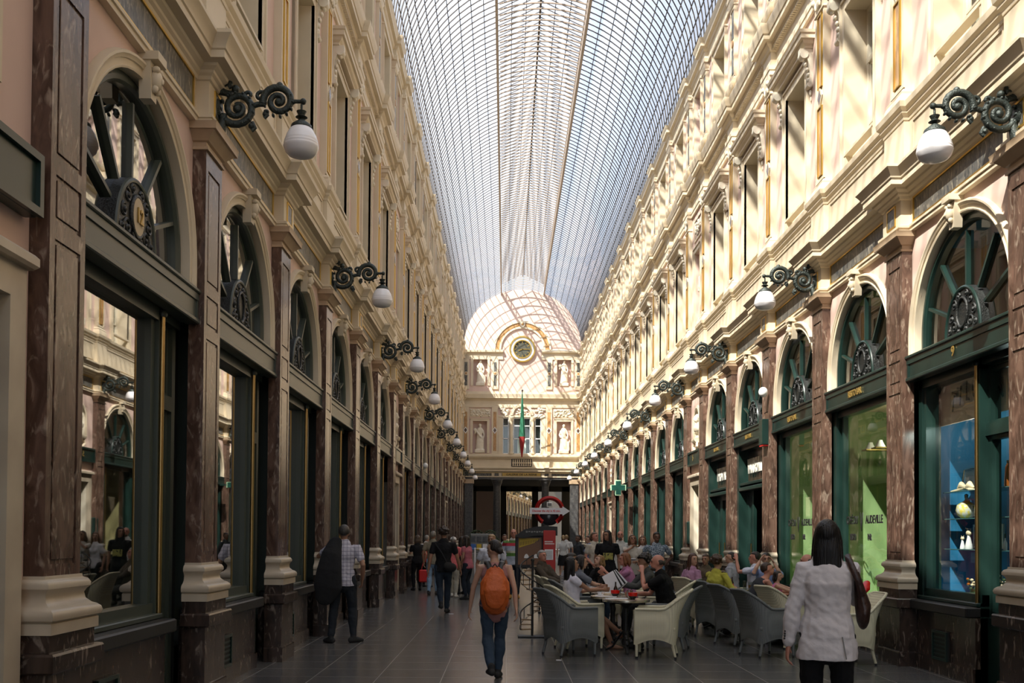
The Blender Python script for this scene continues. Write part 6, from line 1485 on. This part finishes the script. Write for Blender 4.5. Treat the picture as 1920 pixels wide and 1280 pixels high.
for i, (k, yy) in enumerate(((7, P[7]+LN/2), (14, P[14]+LN/2))):
    for s in (-1, 1):
        for z, q in ((7.36, 1.08), (12.1, .92)):
            o = bpy.data.objects.new('statue', SM[(i+(s > 0)+(z > 9)) % 2]); C.objects.link(o); o.location = (CX+s*(HW+.30), yy, z); o.scale = (q, q*.7, q); o.rotation_euler = (0, 0, -s*PI/2)
            tag(o, 'robed statue in the %s niche of the %s wall, %s niche bay' % ('first-floor' if z < 9 else 'attic', 'left' if s < 0 else 'right', 'nearer' if i == 0 else 'farther'), 'statue', 'statues of the side walls')
# ------------------------------------------------------------ woven armchairs
def T_chair(key):
    r = empty('armchair'); hw, fy, by, rc = .30, .27, -.27, .15
    path = [(hw, fy-.27*2*t/8*.75) for t in range(7)]
    n0 = len(path); yb = by+rc
    path = [(hw, fy+(yb-fy)*i/6) for i in range(6)]+[(hw-rc+rc*math.cos(a), yb-rc*math.sin(a)) for a in [PI/2*i/5 for i in range(6)]]
    path += [(hw-rc-(2*(hw-rc))*i/5, by) for i in range(1, 5)]
    path += [(-(hw-rc)-rc*math.sin(a), yb-rc*math.cos(a)) for a in [PI/2*i/5 for i in range(6)]]+[(-hw, yb+(fy-yb)*i/6) for i in range(1, 7)]
    ln = [0]
    for a, b in zip(path, path[1:]): ln.append(ln[-1]+math.dist(a, b))
    T = ln[-1]; m = MB(); nz = 9; G = []
    rim = []
    for i, (x, y) in enumerate(path):
        q = min(ln[i], T-ln[i]); u = max(0, min(1, (q-.36)/.28)); u = u*u*(3-2*u); zt = .655+.255*u
        e = ln[i]; side_l = .54; 
        if q < side_l: zb = .175+.085*math.sin(PI*min(1, q/side_l))
        else: zb = .175+.085*math.sin(PI*(q-side_l)/(T/2-side_l)*.5)*1
        dx, dy = Vector(path[min(i+1, len(path)-1)])-Vector(path[max(i-1, 0)]); l_ = math.hypot(dx, dy); nx, ny = dy/l_, -dx/l_
        if nx*x+ny*y < 0: nx, ny = -nx, -ny
        row = []
        for j in range(nz):
            t = j/(nz-1); z = zb+(zt-zb)*t; k = max(0, (z-.50)/.41)
            ox = .02*math.sin(t*PI); yy = y-(k**1.4)*.20*u - .0; row.append((x+nx*ox, yy+ny*ox, z, nx, ny))
        G.append(row); rim.append(Vector(row[-1][:3]))
    for sgn in (0, 1):
        vs = []; fs = []
        for row in G:
            for (x, y, z, nx, ny) in row: o_ = .0 if sgn == 0 else -.028; vs.append((x+nx*o_, y+ny*o_, z))
        for i in range(len(G)-1):
            for j in range(nz-1): fs.append((i*nz+j, (i+1)*nz+j, (i+1)*nz+j+1, i*nz+j+1))
        m.add(vs, fs, key)
    vs = []; fs = []
    for row in G:
        for j in (0,): x, y, z, nx, ny = row[j]; vs += [(x, y, z), (x-nx*.028, y-ny*.028, z)]
    for i in range(len(G)-1): fs.append((2*i, 2*i+2, 2*i+3, 2*i+1))
    m.add(vs, fs, key); m.build('woven_shell', r, 50)
    b = MB(); b.tube([p+Vector((0, 0, .004)) for p in rim], .019, key, 8)
    b.tube([(hw-.012, fy, .655), (hw-.012, fy, .19)], .02, key, 8); b.tube([(-hw+.012, fy, .655), (-hw+.012, fy, .19)], .02, key, 8)
    b.build('braided_rim', r, 60)
    s = MB(); s.bbox(-.27, .27, -.26, .25, .36, .44, key, .02); s.bbox(-.255, .255, -.22, .27, .44, .475, key, .015); s.build('seat', r, 60)
    a = MB(); n = 8
    for i in range(n):
        x0, x1 = -.28+.56*i/n, -.28+.56*(i+1)/n; z0, z1 = .19+.06*math.sin(PI*i/n), .19+.06*math.sin(PI*(i+1)/n)
        a.add([(x0, fy-.012, z0), (x1, fy-.012, z1), (x1, fy-.012, .40), (x0, fy-.012, .40), (x0, fy+.008, z0), (x1, fy+.008, z1), (x1, fy+.008, .40), (x0, fy+.008, .40)], [(0, 1, 2, 3), (4, 5, 6, 7), (0, 1, 5, 4), (3, 2, 6, 7)], key)
    a.build('front_apron', r)
    for x, y, dx, dy in ((hw-.025, fy-.02, 0, 0), (-hw+.025, fy-.02, 0, 0), (hw-.07, by+.06, .01, -.05), (-hw+.07, by+.06, -.01, -.05)):
        l = MB(); l.tube([(x, y, .36), (x+dx*.3, y+dy*.3, .16), (x+dx, y+dy, .03)], [.022, .021, .017], key, 8); lo = l.build('leg', r, 50); l = MB(); l.tube([(x+dx, y+dy, .03), (x+dx*1.1, y+dy*1.1, 0)], [.019, .016], 'blk', 8); l.build('foot_cap', lo, 50)
    refresh(r); return r
chG, chC = T_chair('wgrey'), T_chair('wcream')
def chair(kind, x, y, deg, label):
    o = clone(chG if kind == 'g' else chC, None, (x, y, 0), D(deg)); o.name = 'armchair'; tag(o, label, 'chair', 'woven armchairs of the cafe terrace'); return o
# tables
def T_table():
    r = empty('cafe_table'); R_ = .33
    m = MB(); m.lathe([(0, .715), (R_-.02, .715), (R_-.005, .72), (R_-.005, .742), (0, .742)], 'tbl', (0, 0, 0), 36); m.build('table_top', r, 40)
    m = MB(); m.lathe([(R_-.012, .714), (R_+.004, .714), (R_+.006, .73), (R_+.004, .745), (R_-.012, .745)], 'tblr', (0, 0, 0), 36); m.build('metal_rim', r, 40)
    m = MB(); m.lathe([(.05, .10), (.06, .14), (.035, .2), (.05, .26), (.032, .32), (.03, .5), (.045, .56), (.03, .62), (.10, .70), (.16, .715)], 'blk', (0, 0, 0), 16); m.build('column', r, 40)
    for i in range(3):
        a = 2*PI*i/3+.5; c, s = math.cos(a), math.sin(a); m = MB(); m.tube([(.03*c, .03*s, .30), (.10*c, .10*s, .22), (.20*c, .20*s, .07), (.30*c, .30*s, .02)], [(.014, .03), (.014, .03), (.014, .025), (.016, .02)], 'blk', 8, up=(0, 0, 1)); m.ball((.30*c, .30*s, .02), .02, 'blk', 8, 6)
        for q in range(3): m.ball(((.08+.06*q)*c, (.08+.06*q)*s, .27-.07*q), .022, 'blk', 6, 5)
        m.build('foot', r, 50)
    refresh(r); return r
tabT = T_table()
def table(x, y, label): o = clone(tabT, None, (x, y, 0), 0); o.name = 'cafe_table'; tag(o, label, 'table', 'round cafe tables')
TB = [(px(1174, 14.0), 14.0, 'nearest round cafe table, bare dark top with a pale metal rim'), (px(1150, 14.75), 14.75, 'second round table from the front, between the bald man and the woman in white'), (px(1148, 15.6), 15.55, 'third round table from the front, with glasses'), (px(1128, 16.4), 16.4, 'fourth round table, beside the woman in grey'),
      (px(1128, 17.3), 17.3, 'fifth and farthest round table of the left group'), (px(1352, 17.6), 17.6, 'round table by the woman in the yellow-green cardigan'), (4.0, 17.05, 'round table with bottles behind the woman in the dark vest')]
for a in TB: table(*a)
TZ = .745
def tt(i, dx, dy): return (TB[i][0]+dx, TB[i][1]+dy, TZ)
def bowl(loc, label):
    t = thing('red_bowl', loc, 0, label, 'bowl', 'red and black bowls'); m = MB(); m.lathe([(.03, 0), (.055, .03), (.062, .045)], 'blk', (0, 0, 0), 16); m.build('black_foot', t, 50); m = MB(); m.lathe([(.062, .045), (.068, .09), (.063, .09), (.05, .05)], 'redb', (0, 0, 0), 16); m.build('red_rim', t, 50)
bowl(tt(0, .10, .03), 'red bowl with black foot on the nearest round table'); bowl(tt(1, .02, -.10), 'red bowl on the second table, beside the folded paper'); bowl(tt(3, .06, .05), 'red bowl farthest back, on the fourth table')
def glassv(loc, label, col=None, h=.13, r=.033):
    t = thing('drinking_glass', loc, 0, label, 'glass', 'glasses on the cafe tables'); m = MB(); m.lathe([(r*.8, 0), (r, h), (r*.93, h), (r*.74, .008)], 'clr', (0, 0, 0), 16); m.build('tumbler', t, 50)
    if col: m = MB(); m.lathe([(r*.7, .01), (r*.82, h*.55), (0, h*.55)], col, (0, 0, 0), 14); m.build('drink', t, 50)
glassv(tt(2, -.20, -.08), 'left of two clear tumblers on the third table', 'gryt'); glassv(tt(2, .10, -.06), 'right of two clear tumblers on the third table', 'gryt')
glassv(tt(0, .08, .22), 'wide glass mug near the bald man', 'drnk', .12, .05); glassv(tt(6, -.22, .0), 'glass of dark cola on the table with bottles', 'cola', .14, .035); glassv(tt(6, .10, -.05), 'slim tumbler on the table with bottles', None, .14); glassv(tt(6, .22, .04), 'round glass of amber drink on the table with bottles', 'drnk', .12, .05)
def btl(loc, label, key):
    t = thing('bottle', loc, 0, label, 'bottle', 'small bottles on the cafe tables'); m = MB(); m.lathe([(.028, 0), (.03, .10), (.012, .15), (.011, .20), (.013, .205)], key, (0, 0, 0), 14); m.build('glass_body', t, 50); m = MB(); m.lathe([(.0295, .04), (.031, .042), (.031, .085), (.0295, .087)], 'redp', (0, 0, 0), 14); m.build('label_band', t, 50)
btl(tt(6, -.10, .03), 'small cola bottle beside the dark glass', 'cola'); btl(tt(1, .05, .12), 'small dark bottle on the second table', 'cola'); btl(tt(3, -.04, .08), 'small dark bottle on the fourth table', 'cola')
for i, (a, lb) in enumerate(((tt(1, -.20, .0), 'white cup and saucer on the second table'), (tt(4, -.1, .05), 'white cup and saucer on the farthest left table'), (tt(4, .1, -.05), 'second white cup on the farthest left table'), (tt(3, -.18, -.02), 'white cup on the fourth table'))):
    t = thing('coffee_cup', a, 0, lb, 'cup', 'white cups'); m = MB(); m.lathe([(.02, 0), (.07, .012), (.068, .015), (.02, .006)], 'porc', (0, 0, 0), 18); m.build('saucer', t, 50); m = MB(); m.lathe([(.022, .01), (.038, .06), (.034, .06), (.02, .015)], 'porc', (0, 0, 0), 16); m.tube([(.036, 0, .05), (.058, 0, .045), (.05, 0, .025), (.03, 0, .025)], .004, 'porc', 6); m.build('cup', t, 50)
for i, (a, rz, lb) in enumerate(((tt(2, .02, .10), .3, 'menu card lying on the third table'), (tt(1, -.12, -.14), -.1, 'menu card lying on the second table'), (tt(5, -.05, 0), .2, 'white paper on the table by the yellow-green cardigan'), (tt(0, -.12, .12), .1, 'long menu card on the nearest table'))):
    m = MB(); m.bbox(-.16, .16, -.06, .06, 0, .006, 'ppr', .002); o = m.build('menu_card', None, None, a); o.rotation_euler = (0, 0, rz); tag(o, lb, 'menu', 'menu cards lying flat')
t = thing('open_menu', (px(1160, 15.2), 15.2, .80), .2, 'fanned black and white menu held upright by the dark curly haired man', 'menu')
for i in range(5):
    m = MB(); m.bbox(-.10, .10, -.004, .004, 0, .27, 'ppr' if i % 2 == 0 else 'blk', .002); o = m.build('page', t); o.location = (-.05+i*.035, i*.012, .02+.01*i); o.rotation_euler = (0, D(-28-4*i), 0)
# chairs of the terrace
chair('g', px(1067, 13.62), 13.62, -62, 'grey woven armchair nearest the aisle, empty, beside the woman in the white dress')
chair('c', px(1085, 14.35), 14.40, -72, 'cream woven armchair holding the woman in the white dress')
chair('c', px(1232, 13.5), 13.50, 78, 'cream woven armchair in the front row, empty, right of the nearest table')
chair('g', px(1252, 14.5), 14.45, 72, 'grey woven armchair under the man in the black shirt')
chair('c', px(1052, 18.0), 17.9, -80, 'cream woven armchair behind the spiral stair model')
chair('g', px(1085, 16.2), 16.1, -80, 'grey woven armchair of the woman in the grey top')
chair('c', px(1068, 17.2), 17.1, -80, 'cream woven armchair of the person in the striped shirt')
chair('c', px(1250, 16.0), 16.1, 75, 'cream woven armchair right of the curly haired man')
chair('g', px(1262, 16.9), 16.95, 70, 'grey woven armchair behind the cream one in the second row')
chair('c', px(1192, 17.6), 17.9, 95, 'cream woven armchair of the red haired woman')
chair('c', px(1301, 17.9), 17.7, -50, 'cream woven armchair of the woman with long brown hair')
chair('g', px(1343, 16.4), 16.3, -55, 'grey woven armchair of the woman in the yellow-green cardigan')
chair('g', px(1385, 15.1), 15.1, -65, 'grey woven armchair in the middle of the right group, behind the big grey one')
chair('g', px(1436, 13.7), 13.7, -70, 'big grey woven armchair at the front of the right group')
chair('c', 4.17, 14.8, -60, 'cream woven armchair behind the little girl')
chair('c', px(1395, 18.6), 18.6, 80, 'cream woven armchair of the man in the white shirt')
chair('c', px(1512, 15.0), 15.0, 85, 'cream woven armchair of the moustached man')
chair('c', 4.44, 12.9, 100, 'cream woven armchair half hidden behind the woman in the grey jacket')
protos += [chG, chC, tabT]
def drop(o):
    for c in list(o.children): drop(c)
    bpy.data.objects.remove(o)
for o in protos+[lamp]: drop(o)
# ------------------------------------------------------------ light
w = bpy.data.worlds.new('sky'); sc.world = w; w.use_nodes = True; nt = w.node_tree; nt.nodes.clear()
o_ = nt.nodes.new('ShaderNodeOutputWorld'); bg = nt.nodes.new('ShaderNodeBackground'); sk = nt.nodes.new('ShaderNodeTexSky')
sk.sky_type = 'NISHITA'; sk.sun_disc = False; sk.sun_elevation = D(49); sk.sun_rotation = D(225); sk.dust_density = 3; sk.air_density = 1; sk.ozone_density = 1
mx = nt.nodes.new('ShaderNodeMix'); mx.data_type = 'RGBA'; mx.inputs[0].default_value = SKYMIX; mx.inputs[7].default_value = (6.2, 6.6, 7.4, 1)
nt.links.new(sk.outputs[0], mx.inputs[6]); nt.links.new(mx.outputs[2], bg.inputs[0]); bg.inputs[1].default_value = SKYS; nt.links.new(bg.outputs[0], o_.inputs[0])
su = bpy.data.lights.new('sun', 'SUN'); so = bpy.data.objects.new('sun', su); C.objects.link(so)
su.energy = SUNE; su.color = (1, .92, .79); su.angle = D(.6)
so.rotation_euler = Vector(SUND).to_track_quat('-Z', 'Y').to_euler()
sc.view_settings.exposure = EXPO
